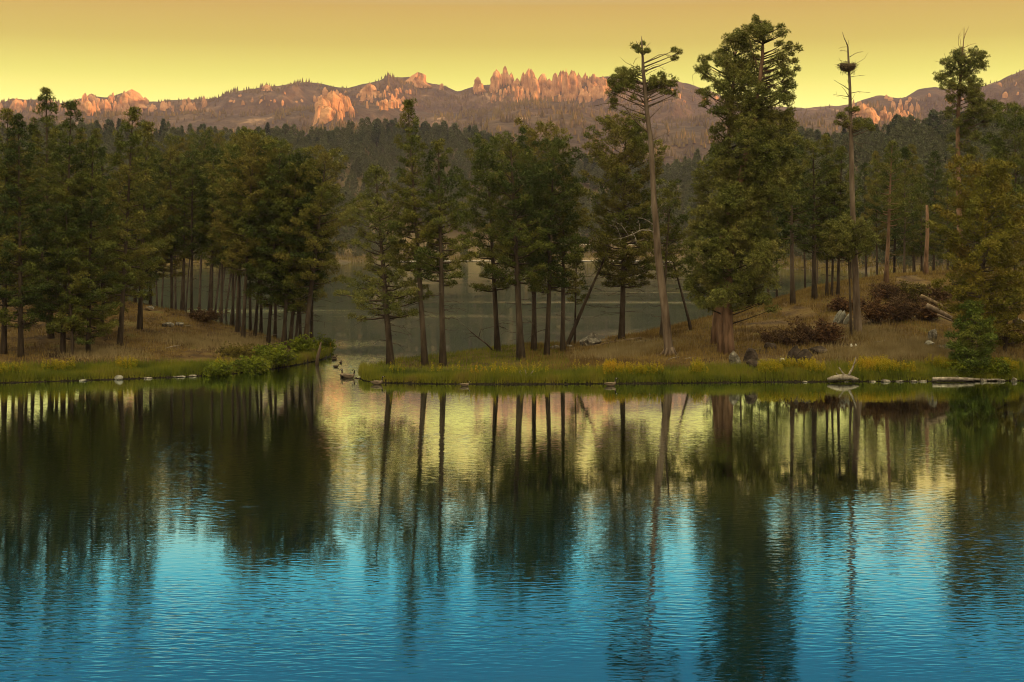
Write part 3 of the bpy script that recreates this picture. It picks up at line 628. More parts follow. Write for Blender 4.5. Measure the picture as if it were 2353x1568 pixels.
# nest snag on the right hill
fC = foot(1971, 766); YC = fC[1]
rootC = empty('dead_snag', tuple(fC), 'bare dead pine snag with a pale straight trunk carrying a big stick nest', 'tree')
tC = [c8(852, 1060), c8(850, 1030), c8(840, 850), c8(830, 600), c8(815, 300), c8(805, 0), c4(872, 1400), c4(870, 1250), c4(862, 1050), c4(860, 900), c4(858, 750), c4(850, 600), c4(845, 500), c4(840, 400), c4(825, 360), c4(810, 330), c4(793, 275)]
g = G(); L_ = trunk_line(tC, YC); L_[0] = fC - [0, 0, .3]
g.tube(L_, [.48, .38, .31, .29, .26, .23, .215, .205, .175, .15, .13, .11, .09, .065, .045, .035, .012], 12, .07)
for pts, r, tw in [([(838, 420), (845, 345)], .025, 0), ([(832, 402), (800, 398), (780, 405)], .02, 1), ([(838, 442), (800, 436), (762, 440)], .02, 2), ([(815, 440), (830, 420)], .012, 0), ([(855, 490), (900, 460), (955, 450)], .035, 1), ([(845, 530), (800, 528), (760, 520)], .03, 1), ([(795, 545), (780, 515), (770, 490)], .025, 0), ([(850, 560), (920, 540), (965, 515), (1005, 490)], .04, 2), ([(860, 640), (920, 595)], .03, 0), ([(865, 660), (915, 655), (965, 655)], .025, 2), ([(848, 650), (820, 610)], .025, 0), ([(850, 770), (800, 740), (740, 715), (705, 695)], .05, 2), ([(850, 830), (815, 770), (790, 740)], .045, 1), ([(845, 830), (780, 825), (695, 820)], .04, 3), ([(865, 800), (930, 785), (1045, 790)], .04, 2), ([(850, 720), (838, 700), (830, 680)], .03, 0), ([(862, 870), (875, 840), (880, 815)], .03, 0), ([(835, 850), (785, 845)], .02, 1),
  ([(860, 1000), (900, 985), (980, 980)], .035, 1), ([(855, 1040), (820, 995), (770, 1000)], .04, 2), ([(868, 1085), (920, 1070), (985, 1060)], .035, 2), ([(865, 1100), (810, 1075), (750, 1050)], .03, 2), ([(870, 1230), (820, 1240), (750, 1255)], .03, 2), ([(880, 1210), (930, 1240), (990, 1285)], .035, 1), ([(930, 1240), (970, 1230), (1010, 1235)], .025, 1), ([(860, 1320), (830, 1305), (790, 1300)], .03, 1), ([(830, 1230), (780, 1200), (745, 1185)], .02, 1), ([(868, 1130), (885, 1100), (890, 1070)], .02, 0)]:
    limb(g, [c4(*p) for p in pts], YC, r, .010, rnd.uniform(-1, 1), 5, tw)
to_local(g, fC).build('trunk', M['bark_grey'], rootC, True)
bl = [(770, 1000, 22), (745, 1010, 18), (800, 1050, 30), (760, 1050, 22), (830, 950, 18), (900, 960, 22), (905, 945, 15), (930, 1060, 26), (900, 1040, 20), (985, 1055, 24), (1020, 1110, 26), (1005, 1090, 18), (960, 1090, 24), (820, 1085, 22), (910, 1100, 20)]
lg = G(); to_local(blob_crown([(x, y, r * 1.3) for x, y, r in bl], YC, .8, c4, .2676, .9, lg, L_), fC).build('crown', M['needles_olive'], rootC)
to_local(lg, fC).build('bough', M['bark_grey'], rootC, True)
# a leafy pine close behind the snag
bl = [(700, 240, 75), (640, 280, 70), (620, 350, 60), (760, 230, 70), (830, 220, 80), (900, 270, 75), (700, 330, 80), (780, 330, 80), (850, 330, 80), (930, 330, 55), (890, 390, 60), (800, 400, 65), (720, 400, 55), (760, 160, 50), (660, 200, 45), (940, 380, 40), (640, 410, 45), (880, 190, 50)]
p = foot(1956, 772); Yp = p[1]
rootP = empty('pine_tree', tuple(p), 'short leafy olive pine whose crown wraps round the trunk of the nest snag', 'tree')
tk = trunk_line([(1956, 774), (1952, 640), (1948, 560), (1947, 500)], Yp); tk[0] = p - [0, 0, .2]
lg = G(); lg.tube(relax(tk, 7), np.linspace(.13, .03, 7), 8)
cg = blob_crown(bl, Yp - .6, 1.3, c8, .2926, 1.0, lg, tk)
to_local(lg, p).build('trunk', M['bark_dark'], rootP, True); to_local(cg, p).build('crown', M['needles_olive'], rootP)

# nest
cN = px(*c4(838, 572), YC); g = G()
for _ in range(420):
    a = rnd.random() * 6.28; rr = rnd.uniform(.25, .92); z = rnd.uniform(-.40, .30) * (1.1 - (rr - .3) * .6)
    rr *= 1 - .45 * max(0, -z) / .4
    c = cN + [math.cos(a) * rr, math.sin(a) * rr * .9, z]
    d = np.array([-math.sin(a), math.cos(a), rnd.uniform(-.25, .25)]) + rng.normal(size=3) * .35; d /= np.linalg.norm(d)
    L2 = rnd.uniform(.18, .42); g.tube([c - d * L2, c + rng.normal(size=3) * .03, c + d * L2], [.010, .014, .008], 3)
for _ in range(26):
    a = rnd.random() * 6.28; c = cN + [math.cos(a) * .6, math.sin(a) * .5, -.3]; g.tube([c, c + [rnd.uniform(-.05, .05), 0, -.2], c + [rnd.uniform(-.1, .1), 0, -rnd.uniform(.3, .5)]], [.012, .01, .005], 3)
a = np.linspace(0, 2 * np.pi, 17)[:-1]
ring = [np.stack([np.cos(a) * r, np.sin(a) * r * .9, a * 0 + z], -1) + cN for r, z in ((.2, -.42), (.55, -.30), (.74, 0), (.70, .2), (.45, .08), (.1, .02))]
V = np.concatenate(ring); i = np.arange(5)[:, None] * 16; j = np.arange(16)[None, :]; k = (j + 1) % 16
g.add(V, None, np.stack([i + j, i + k, i + 16 + k, i + 16 + j], -1).reshape(-1, 4))
M['twig'] = noise_mat('nest_sticks', [(.05, .036, .024), (.12, .09, .06)], 4, .95)
tag(to_local(g, cN).build('nest', M['twig'], None, False, tuple(cN)), 'large osprey style nest of sticks high on the dead snag', 'nest')

# dead topped pine at the right
pD = px(2207, 640, 172); fD = np.array([pD[0], 172, ground_z(pD[0], 172)]); YD = 172
rootD = empty('pine_tree', tuple(fD), 'tall lone pine with bare forked dead top and long reddish trunk at the right', 'tree')
tD = [(2210, 640), c8(1655, 520), c8(1650, 300), c8(1640, 0), c4(1785, 1400), c4(1785, 1100), c4(1790, 900), c4(1805, 700), c4(1815, 500), c4(1830, 400), c4(1835, 340), c4(1850, 290), c4(1880, 225)]
g = G(); L_ = trunk_line(tD, YD); L_[0] = fD - [0, 0, .3]
g.tube(L_, [.42, .36, .34, .32, .30, .27, .24, .19, .11, .07, .05, .035, .012], 10, .06)
for pts, r, tw in [([(1835, 350), (1828, 290), (1825, 240)], .03, 1), ([(1842, 300), (1855, 230)], .02, 0), ([(1815, 425), (1782, 385), (1778, 340), (1780, 290)], .04, 2), ([(1815, 415), (1800, 350), (1790, 320)], .03, 2), ([(1810, 440), (1770, 400), (1760, 395)], .025, 1), ([(1826, 415), (1890, 385), (1935, 375)], .04, 2), ([(1828, 420), (1870, 435)], .02, 1), ([(1690, 520), (1650, 460)], .03, 0), ([(1690, 545), (1640, 530), (1600, 515)], .03, 1), ([(1795, 910), (1850, 910), (1900, 905)], .06, 0), ([(1800, 1000), (1870, 940), (1990, 900)], .06, 0), ([(1790, 700), (1710, 620), (1640, 640)], .05, 0)]:
    limb(g, [c4(*p) for p in pts], YD, r, .012, rnd.uniform(-1, 1), 5, tw)
to_local(g, fD).build('trunk', M['bark_red'], rootD, True)
bl = [(1730, 510, 60), (1690, 550, 50), (1780, 500, 55), (1830, 460, 45), (1910, 460, 40), (1900, 430, 22), (1980, 490, 50), (1990, 560, 45), (1930, 540, 60), (1850, 540, 60), (1730, 600, 55), (1880, 620, 75), (1800, 620, 60), (1650, 660, 50), (1620, 680, 35), (1700, 700, 55), (1660, 760, 50), (1610, 770, 20), (1740, 760, 45), (1860, 740, 75), (1800, 780, 50), (1950, 740, 60), (1930, 800, 65), (1700, 860, 40), (1740, 850, 35), (1880, 850, 70), (1960, 860, 60), (2000, 900, 55), (2060, 900, 45), (2110, 930, 35), (1720, 950, 50), (1690, 1000, 28), (1850, 970, 65), (1940, 980, 70), (2020, 970, 50), (2075, 1010, 35), (1830, 1080, 55), (1890, 1060, 50), (1980, 1050, 45), (2040, 1070, 22), (1760, 1060, 30), (1850, 1150, 45), (1750, 1180, 38), (1900, 1190, 50), (1960, 1150, 40), (1830, 1260, 40), (1905, 1300, 45), (1735, 1290, 35), (1860, 1370, 36)]
lg = G(); to_local(blob_crown([(x, y, r * 1.28) for x, y, r in bl], YD, 1.8, c4, .2676, .85, lg, L_), fD).build('crown', M['needles_olive'], rootD)
to_local(lg, fD).build('bough', M['bark_grey'], rootD, True)

# the huge pines on the slope
def big(name, label, ft, tpts, radii, limbs_, groups, depth, bm, nm, dens=1.0, lo=-1.2, hi=.7):
    Yb = ft[1]; root = empty(name, tuple(ft), label, 'tree', 'huge pines joined in one mass on the slope')
    g = G(); Lb = trunk_line(tpts, Yb); Lb[0] = ft - [0, 0, .3]; g.tube(Lb, radii, 12, .07)
    for conv, pts, r, tw in limbs_: limb(g, [conv(*p) for p in pts], Yb, r, .012, rnd.uniform(-1, 1), 5, tw)
    lg = G(); cgs = [blob_crown([(x, y, r * 1.3) for x, y, r in b_], Yb, depth, conv, sc, dens, lg, Lb, lo, hi) for conv, sc, b_ in groups]
    cg = G()
    for q in cgs:
        for v, t in zip(q.V, q.T): cg.add(v, t)
    to_local(g, ft).build('trunk', M[bm], root, True); to_local(cg, ft).build('crown', M[nm], root); to_local(lg, ft).build('bough', M['bark_dark'], root, True)
B1 = foot(1675, 814)
big('pine_tree', 'tallest huge pine on the slope, its open top leaning right against the yellow sky', B1,
    [(1676, 818), (1674, 770), (1672, 700), (1680, 560), (1700, 420), (1728, 300), c3(2200, 800), c3(2230, 650), c3(2245, 500), c3(2250, 330), c3(2240, 180)], [.55, .42, .38, .34, .29, .25, .20, .18, .15, .10, .03],
    [(c3, [(2240, 640), (2320, 700), (2350, 760)], .06, 2), (c4, [(110, 690), (180, 720), (260, 800), (300, 830)], .07, 4), (c4, [(100, 600), (200, 620), (260, 640)], .06, 3), (c4, [(120, 470), (180, 440), (240, 430)], .05, 3), (c4, [(110, 350), (200, 340), (260, 320)], .05, 2), (c4, [(90, 700), (200, 730), (300, 850)], .05, 3), (c3, [(2200, 560), (2150, 420), (2140, 330)], .06, 2)],
    [(c3, .26856, [(2190, 170, 32), (2220, 220, 40), (2150, 230, 35), (2230, 280, 50), (2100, 280, 45), (2070, 300, 35), (2160, 330, 50), (2240, 340, 45), (2190, 400, 40), (2280, 210, 40), (2180, 700, 50), (2190, 780, 60), (2120, 850, 65), (2250, 900, 65), (2150, 980, 75), (2280, 1020, 75), (2080, 1080, 75), (2200, 1150, 85), (2320, 1150, 65), (2120, 1260, 85), (2260, 1300, 85), (2050, 1380, 75), (2180, 1420, 95), (2330, 1420, 75), (2100, 1530, 85), (2250, 1560, 95), (2000, 1600, 75), (2150, 1680, 95), (2320, 1680, 75), (2050, 1760, 80), (2220, 1780, 80)]),
     (c4, .2676, [(60, 180, 36), (150, 215, 40), (240, 250, 16), (190, 250, 36), (285, 290, 28), (110, 270, 55), (230, 310, 30), (270, 310, 26), (60, 280, 45), (250, 400, 40), (300, 410, 40), (340, 420, 26), (385, 435, 22), (370, 460, 14), (220, 500, 45), (190, 550, 45), (270, 530, 50), (340, 540, 26), (370, 545, 14), (330, 590, 36), (270, 610, 45), (400, 605, 16), (220, 640, 30), (300, 680, 50), (350, 680, 35), (320, 740, 45), (280, 790, 45), (340, 800, 28), (350, 850, 22), (360, 760, 20), (50, 480, 45), (30, 560, 40), (200, 690, 26)])],
    1.6, 'bark_red', 'needles_olive', .8)
B2 = foot(1645, 790)
big('pine_tree', 'broad bushy pine filling the left of the huge mass on the slope', B2,
    [(1646, 794), (1648, 740), (1652, 690), (1660, 560), (1668, 400), (1680, 260), (1688, 150), (1690, 92)], [.55, .44, .40, .34, .28, .20, .12, .03],
    [(c3, [(1990, 700), (1850, 610), (1740, 560), (1650, 640)], .07, 3), (c3, [(2050, 620), (2010, 500), (2000, 440)], .06, 4), (c3, [(1950, 800), (1850, 800), (1720, 920)], .06, 2)],
    [(c3, .26856, [(1980, 360, 45), (2040, 370, 50), (1900, 380, 40), (1880, 430, 55), (1850, 480, 45), (1950, 440, 70), (2030, 450, 70), (2100, 430, 60), (1830, 530, 45), (1900, 540, 70), (1760, 515, 22), (1730, 560, 40), (1700, 550, 30), (1790, 580, 45), (1650, 640, 28), (1640, 660, 22), (1700, 660, 40), (1750, 670, 45), (1830, 640, 55), (1950, 620, 80), (2050, 560, 80), (2150, 540, 50), (2060, 680, 80), (1870, 720, 60), (1960, 730, 80), (1780, 750, 40), (1720, 800, 45), (1700, 860, 40), (1690, 930, 26), (1740, 900, 35), (1790, 830, 50), (1880, 820, 70), (2150, 700, 70), (2080, 800, 90), (1980, 850, 90), (2180, 820, 80), (2250, 900, 70), (1860, 930, 55), (1950, 970, 90), (1760, 1010, 40), (1830, 1010, 60), (2080, 950, 100), (2200, 1000, 90), (2300, 1020, 70), (1820, 1130, 55), (1900, 1100, 80), (2050, 1120, 110), (2200, 1150, 100), (2330, 1150, 60), (1850, 1220, 70), (1780, 1310, 50), (1950, 1250, 100), (2100, 1280, 110), (2250, 1280, 90), (1850, 1350, 80), (1700, 1440, 60), (1800, 1450, 80), (1980, 1400, 110), (2150, 1420, 110), (2300, 1400, 70), (2350, 900, 55), (2370, 1000, 60), (2390, 1100, 60), (2350, 1250, 80), (2400, 1350, 70), (2350, 1450, 90), (2250, 1500, 100), (2100, 1520, 110), (1950, 1530, 100), (1800, 1540, 90), (1690, 1530, 60), (2350, 1560, 80), (2430, 1500, 50), (2200, 1620, 110), (2000, 1640, 110), (1820, 1640, 90), (2380, 1650, 70), (1680, 1620, 60), (2100, 1700, 110), (1900, 1720, 110), (2300, 1720, 100), (1720, 1720, 80)])],
    2.4, 'bark_red', 'needles_olive', .8, -3.2, -.4)
B3f = foot(1661, 811)
big('pine_tree', 'dense lower pine at the front of the huge mass, three red trunks showing beneath', B3f,
    [(1661, 815), (1660, 770), (1660, 700), (1664, 600), (1672, 500), (1680, 440)], [.50, .40, .36, .28, .16, .04], [],
    [(c7, .2929, [(1550, 100, 60), (1650, 60, 80), (1780, 40, 90), (1900, 60, 90), (2000, 120, 70), (1550, 230, 70), (1500, 330, 55), (1640, 200, 90), (1760, 180, 100), (1880, 200, 100), (2000, 240, 90), (2090, 180, 50), (2100, 290, 60), (1560, 380, 80), (1680, 340, 100), (1800, 330, 100), (1930, 350, 100), (2050, 390, 80), (2100, 440, 40), (1500, 480, 60), (1590, 520, 80), (1700, 480, 100), (1830, 480, 100), (1950, 490, 90), (2060, 520, 70), (1540, 620, 70), (1500, 680, 50), (1640, 630, 90), (1760, 620, 95), (1880, 620, 90), (2000, 620, 80), (2080, 640, 55), (1560, 740, 65), (1650, 760, 65), (1760, 730, 75), (1870, 730, 75), (1980, 730, 70), (1520, 800, 40), (1600, 830, 40), (1850, 810, 45), (1950, 800, 50), (2030, 780, 45), (2080, 800, 40), (2120, 850, 35)])],
    2.4, 'bark_red', 'needles_olive', 1.0, -1.7, .35)

# dead trees without needles
def bare(name, label, ft, pts, radii, br, bm, tw=4, spread=1.5):
    Yb = ft[1]; root = empty(name, tuple(ft), label, 'dead tree'); g = G(); Lb = trunk_line(pts, Yb); Lb[0] = ft - [0, 0, .25]
    g.tube(Lb, radii, 9, .08); to_local(g, ft).build('trunk', M[bm], root, True)
    if br:
        for p_ in br:
            g = G(); limb(g, p_, Yb, .035, .008, rnd.uniform(-spread, spread), 4, tw); to_local(g, ft).build('branch', M[bm], root, True)
fL = foot(1299, 798)
bare('leaning_tree', 'dead black tree leaning steeply right over the grey boulder', fL, [(1299, 800), (1315, 765), (1340, 705), (1362, 655), (1380, 615), (1394, 582), (1402, 560)], [.22, .19, .16, .13, .10, .06, .02],
     [[(1385, 605), (1362, 590), (1350, 560), (1352, 545)], [(1380, 615), (1350, 640), (1340, 610)], [(1390, 590), (1385, 560), (1376, 545)], [(1394, 582), (1420, 575), (1440, 560)], [(1370, 640), (1395, 635), (1420, 640)], [(1360, 660), (1385, 668)], [(1345, 700), (1365, 705), (1380, 700)], [(1378, 620), (1360, 600), (1345, 585)], [(1388, 600), (1370, 575), (1365, 555)]], 'bark_dark', 6)
fK = foot(1138, 806)
bare('leaning_tree', 'thin dead sapling slanting down left from the clump to the grass tip', fK, [(1138, 806), (1118, 790), (1098, 775), (1082, 762), (1070, 750)], [.09, .08, .06, .04, .015],
     [[(1098, 775), (1085, 772), (1072, 778)], [(1085, 765), (1070, 768)], [(1100, 776), (1103, 765), (1106, 755)]], 'bark_dark', 3)
fS = px(2127, 640, 160); fS = np.array([fS[0], 160, ground_z(fS[0], 160)])
bare('broken_snag', 'broken bare trunk with a split yellow wood face among the slim pines', fS, [(2126, 645), (2128, 600), (2131, 540), (2131, 500), (2130, 471)], [.36, .25, .22, .20, .15], [], 'bark_red')

# ---------------------------------------------------------------- far forest
def far_geometry(h, rad, nb, T, bush=.1, ex=.75):
    t = (np.arange(nb) + rng.random(nb)) / nb; t = bush + (1 - bush) * t
    f = (t - bush) / (1 - bush); r = rad * (np.minimum(1, .5 + f * 2.2) * (1 - f) ** ex + .05) * (.35 + .75 * rng.random(nb) ** .5)
    a = rng.random(nb) * 6.28
    P = np.stack([np.cos(a) * r, np.sin(a) * r, t * h], -1)
    return needles(P, .8 + .5 * rng.random(nb), T)
FT = []
for i in range(5):
    V, T = far_geometry(1.0 * 19, (4.3, 3.2, 5.0, 3.8, 4.8)[i], (260, 220, 300, 230, 260)[i], TUFT_FAR, (.06, .10, .1, .3, .15)[i], (.75, .85, .5, .4, .6)[i])
    FT.append((V, T))
def far_z(x, y): return float(hill_z(np.array([x]), np.array([y]))[0])
cands = []
for k in range(7500):
    a = rnd.uniform(-90, 1110); sh = float(np.interp(a, *SH)); t = rnd.uniform(.05, 1.22) ** 1.0
    Y = sh + HILLW * t; cands.append((a, Y, t))
cands.sort(key=lambda q: q[1])
kept = []; cell = {}
for a, Y, t in cands:
    X = (a - 512) * Y / F; kx, ky = int(X // 8), int(Y // 8)
    if cell.get((kx, ky)): continue
    if 545 < a < 700 and t < .16: continue
    if vnoise(np.array([X * .011]), np.array([Y * .011]), 47)[0] < .22: continue
    cell[(kx, ky)] = 1; kept.append((a, X, Y, t))
def seen(a, X, Y, t):                       # windows of the picture where the far wood shows
    return 85 < a < 150 or 150 < a < 480 or 480 < a < 530 or 545 < a < 620 or 780 < a < 860 or 860 < a < 1000
cr_ = [q for q in kept if seen(*q) and .45 < q[3] < 1.08]
cr_.sort(key=lambda q: abs(q[3] - .85)); single = cr_[:170]; sset = set(map(id, single))
FG = 'pines of the forest hill beyond the lake'
protos = []
for i, q in enumerate(single):
    a, X, Y, t = q; v = i % 5; z = far_z(X, Y); s = rnd.uniform(.65, 1.3)
    root = empty('distant_pine', (X, Y, z), 'hazy grey green pine in the forest covering the hill beyond the lake', 'tree', FG)
    if i < 5:
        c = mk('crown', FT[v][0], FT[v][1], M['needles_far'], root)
        g = G(); g.tube([(0, 0, -1), (0, 0, 8), (0, 0, 16)], [.32, .25, .08], 5); tk = g.build('trunk', M['bark_dark'], root); protos.append((c, tk))
    else:
        for p_ in protos[v]:
            c = p_.copy(); COL.objects.link(c); c.parent = root
    root.scale = (s * rnd.uniform(.9, 1.15),) * 2 + (s,); root.rotation_euler = (0, 0, rnd.random() * 6.28)
Vs, n = [], 0
for q in kept:
    if id(q) in sset: continue
    a, X, Y, t = q; V = FT[rnd.randint(0, 4)][0]
    th = rnd.random() * 6.28; c, s_ = math.cos(th), math.sin(th); s = rnd.uniform(.45, 1.25) * (1 if t > .10 else .6)
    V = V.reshape(-1, 3, 3)[rng.random(len(V) // 3) < .62].reshape(-1, 3)
    Vs.append(np.stack([V[:, 0] * c - V[:, 1] * s_, V[:, 0] * s_ + V[:, 1] * c, V[:, 2]], -1) * s + [X, Y, far_z(X, Y)])
Vs = np.concatenate(Vs)
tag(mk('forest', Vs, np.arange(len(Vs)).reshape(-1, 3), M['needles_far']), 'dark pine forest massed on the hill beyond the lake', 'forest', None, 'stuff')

# wood scattered over the mountain slopes
XA, YA_ = [], []
na = 30000
a = rng.uniform(-60, 1090, na); Y = 1900 + 2650 * rng.random(na) ** .8; X = (a - 512) * Y / F
dn = fbm(X * .004, Y * .004, 81, 4); keep = dn > .42 + .12 * rng.random(na); X, Y = X[keep], Y[keep]; Z = mount_z(X, Y)
m = len(X); h = rng.uniform(9, 18, m); r = h * .22; an = rng.random(m) * 2
V = []
for k in range(4): V.append(np.stack([X + r * np.cos(an + k * 1.571), Y + r * np.sin(an + k * 1.571), Z + h * .1], -1))
V.append(np.stack([X, Y, Z + h], -1)); V = np.stack(V, 1).reshape(-1, 3); b0 = np.arange(m)[:, None] * 5
T = np.stack([np.concatenate([b0 + k, b0 + (k + 1) % 4, b0 + 4], 1) for k in range(4)], 1).reshape(-1, 3)
M['mountain_trees'] = noise_mat('mountain_wood', [(.045, .035, .015), (.10, .075, .028), (.15, .11, .035)], .02, .9, coord='World')
tag(mk('forest', V, T, M['mountain_trees']), 'scattered wood on the mountain slopes', 'forest', None, 'stuff')
# ---------------------------------------------------------------- granite towers on the range
import bmesh
def mount_hit(xp, yp, ymin=1900, ymax=4600):
    Y = np.arange(ymin, ymax, 6.0); X = (xp * S - 512) * Y / F; Z = HC + (HOR - yp * S) * Y / F
    hit = np.nonzero(Z <= mount_z(X, Y))[0]
    return float(Y[hit[0]]) if len(hit) else 4520.0
def spire(xp, yt, yb, hw, label, top='sharp', group=None, Y=None):
    if Y is None: Y = min(mount_hit(xp, yb), 4520.0)
    c = px(xp, yb, Y); zt = px(xp, yt, Y)[2]; R_ = hw * 1.4 * S * Y / F; Hh = zt - c[2]
    n = 22; m = 15; lv = np.linspace(0, 1, m); an = np.arange(n) * 2 * np.pi / n
    sd = rnd.randint(0, 9999)
    rib = .82 + .36 * vnoise(an * 2.6 + 3, an * 0 + sd, 5) - .42 * (rng.random(n) < .3) * rng.random(n)
    V = []
    for t_ in lv:
        if top == 'sharp': r = (1 - t_) ** .33 * .85 + .1 * (1 - t_)
        elif top == 'blunt': r = min(1, (1.02 - t_) * 5) ** .5 * (1 - .35 * t_)
        else: r = math.sqrt(max(0, 1 - t_ ** 2.4)) * (1 - .12 * t_)
        r = max(r, .05) * (1.12 - .12 * min(1, t_ * 4))
        j = 1 + .38 * (vnoise(an * 1.7 + 9, an * 0 + t_ * 5 + sd * .37, 8) - .5)
        lean = (vnoise(np.array([t_ * 2.2]), np.array([sd * .9]), 3)[0] - .5) * .35
        zj = (vnoise(an * 3.2, an * 0 + sd * .13 + t_ * 2, 12) - .5) * Hh * .30 * t_ * t_
        V.append(np.stack([np.cos(an) * R_ * r * rib * j + lean * R_, np.sin(an) * R_ * .95 * r * rib * j, -Hh * .35 + Hh * 1.35 * t_ + zj], -1))
    V = np.concatenate(V + [np.array([[0, 0, Hh * 1.0]])])
    i = np.arange(m - 1)[:, None] * n; j = np.arange(n)[None, :]; k = (j + 1) % n
    Q = np.stack([i + j, i + k, i + n + k, i + n + j], -1).reshape(-1, 4)
    jj = np.arange(n); T = np.stack([(m - 1) * n + jj, (m - 1) * n + (jj + 1) % n, np.full(n, m * n)], -1)
    o = mk('rock_spire', V, [T, Q], M['granite'], None, False, (c[0], Y + R_ * .2, c[2]))
    tag(o, label, 'rock tower', group or 'granite towers of the mountain range'); return o
RL = 'narrow granite needle in the crowded row of spires along the skyline'
SP = [(1139, 162, 206, 13, 'broad blunt granite tower, left one of the two tallest on the skyline', 'round'), (1163, 156, 214, 10, 'tallest pointed granite tower on the skyline', 'sharp'), (1152, 172, 210, 7, RL, 'sharp'), (1176, 172, 218, 10, RL, 'sharp'),
 (1098, 178, 206, 8, 'small blunt rock knob standing left of the tallest towers', 'blunt'), (1106, 192, 206, 6, RL, 'sharp'), (1190, 182, 222, 9, RL, 'sharp'), (1203, 170, 224, 10, RL, 'sharp'), (1217, 162, 222, 11, 'tall blunt tower just right of the highest pair of spires', 'blunt'), (1230, 178, 222, 9, RL, 'sharp'), (1247, 173, 216, 11, RL, 'blunt'), (1262, 181, 214, 8, RL, 'sharp'), (1275, 170, 222, 10, RL, 'sharp'), (1290, 167, 224, 10, RL, 'blunt'), (1302, 163, 224, 9, RL, 'sharp'), (1316, 165, 226, 10, RL, 'blunt'), (1330, 172, 228, 9, RL, 'sharp'), (1343, 172, 228, 10, RL, 'sharp'), (1356, 179, 226, 8, RL, 'sharp'), (1368, 190, 228, 8, RL, 'sharp'), (1381, 202, 228, 8, RL, 'sharp'), (1310, 195, 226, 8, RL, 'sharp'), (1285, 200, 232, 8, RL, 'sharp'), (1338, 205, 232, 8, RL, 'sharp'), (1255, 200, 230, 7, RL, 'sharp'), (1222, 205, 232, 7, RL, 'sharp'), (1360, 208, 234, 8, RL, 'sharp'),
 (957, 167, 194, 20, 'rounded granite dome capping the ridge left of the spires', 'round'), (300, 207, 240, 22, 'rounded granite dome on the ridge far left', 'round'), (284, 214, 240, 13, RL.replace('row of spires along the skyline', 'dome far left'), 'round'),
 (196, 216, 262, 12, 'lit granite knob on the ridge between the two tallest left trees', 'round'), (209, 216, 240, 12, 'second rounded knob on the ridge beside the tall left trees', 'round'), (203, 232, 264, 10, 'lit face below the ridge beside the tall left trees', 'blunt'), (186, 236, 258, 9, 'small lit rib of rock below the ridge at the left', 'sharp'),
 (740, 225, 272, 16, 'left buttress of the large orange cliff on the middle slope', 'blunt'), (762, 212, 262, 17, 'highest buttress of the large orange cliff on the middle slope', 'blunt'), (780, 216, 258, 12, 'rounded right part of the large orange cliff', 'round'), (795, 222, 256, 9, 'right hand end pillar of the large orange cliff', 'blunt'), (733, 245, 280, 10, 'foot of the large orange cliff on the middle slope', 'sharp'), (752, 245, 276, 13, 'lowest bulge of the large orange cliff', 'round'),
 (850, 193, 222, 16, 'slabby orange outcrop high on the ridge above the cliff', 'round'), (838, 200, 216, 9, RL.replace('row of spires along the skyline', 'ridge above the cliff'), 'round'), (880, 231, 250, 9, 'left one of the small lit pillars right of the cliff', 'blunt'), (897, 230, 248, 7, 'middle one of the small lit pillars right of the cliff', 'sharp'), (908, 230, 248, 9, 'right one of the small lit pillars right of the cliff', 'blunt'), (924, 240, 254, 6, 'tiny lit rock beside the small pillars', 'sharp'),
 (40, 228, 258, 10, 'lit rock tower at the left picture edge', 'blunt'), (30, 230, 256, 8, 'dark rock tower at the left picture edge', 'round'), (376, 232, 250, 7, 'small orange rock low on the left ridge', 'round'), (388, 234, 248, 5, 'tiny orange rock next to the small one on the left ridge', 'sharp'), (350, 238, 252, 4, 'lone narrow orange rock on the left slope', 'sharp'), (425, 234, 250, 6, 'first of the four small lit rocks under the left ridge', 'sharp'), (436, 236, 250, 6, 'second of the four small lit rocks under the left ridge', 'blunt'), (446, 236, 250, 5, 'third of the four small lit rocks under the left ridge', 'sharp'), (470, 228, 246, 6, 'pointed lit rock at the end of the left ridge', 'sharp'),
 (612, 195, 206, 9, 'small knob on the ridge left of centre', 'round'), (1015, 192, 206, 4, 'tiny pinnacle on the saddle left of the spires', 'blunt'),
 (1984, 240, 276, 15, 'highest lobe of the lit outcrop behind the nest tree', 'round'), (2000, 248, 282, 14, 'main face of the lit outcrop behind the nest tree', 'blunt'), (1966, 246, 272, 10, 'left shoulder of the lit outcrop behind the nest tree', 'round'), (2030, 254, 276, 8, 'first pillar right of the lit outcrop', 'blunt'), (2044, 258, 276, 7, 'second pillar right of the lit outcrop', 'sharp'), (2062, 256, 280, 9, 'third pillar right of the lit outcrop', 'blunt'), (2074, 260, 280, 6, 'fourth pillar right of the lit outcrop', 'sharp'), (2094, 262, 276, 6, 'last small pillar right of the lit outcrop', 'sharp'), (1210, 271, 279, 5, 'small lit boulder on the low foothill', 'round'), (1186, 271, 280, 6, 'pale boulder on the low foothill', 'round')]
for x, yt, yb, hw, lab, tp in SP:
    ridge_row = 1090 < x < 1390
    spire(x, yt, yb, hw, lab, tp, 'row of granite needles on the skyline' if lab == RL else None, Y=(rnd.uniform(4380, 4540) if ridge_row else None))

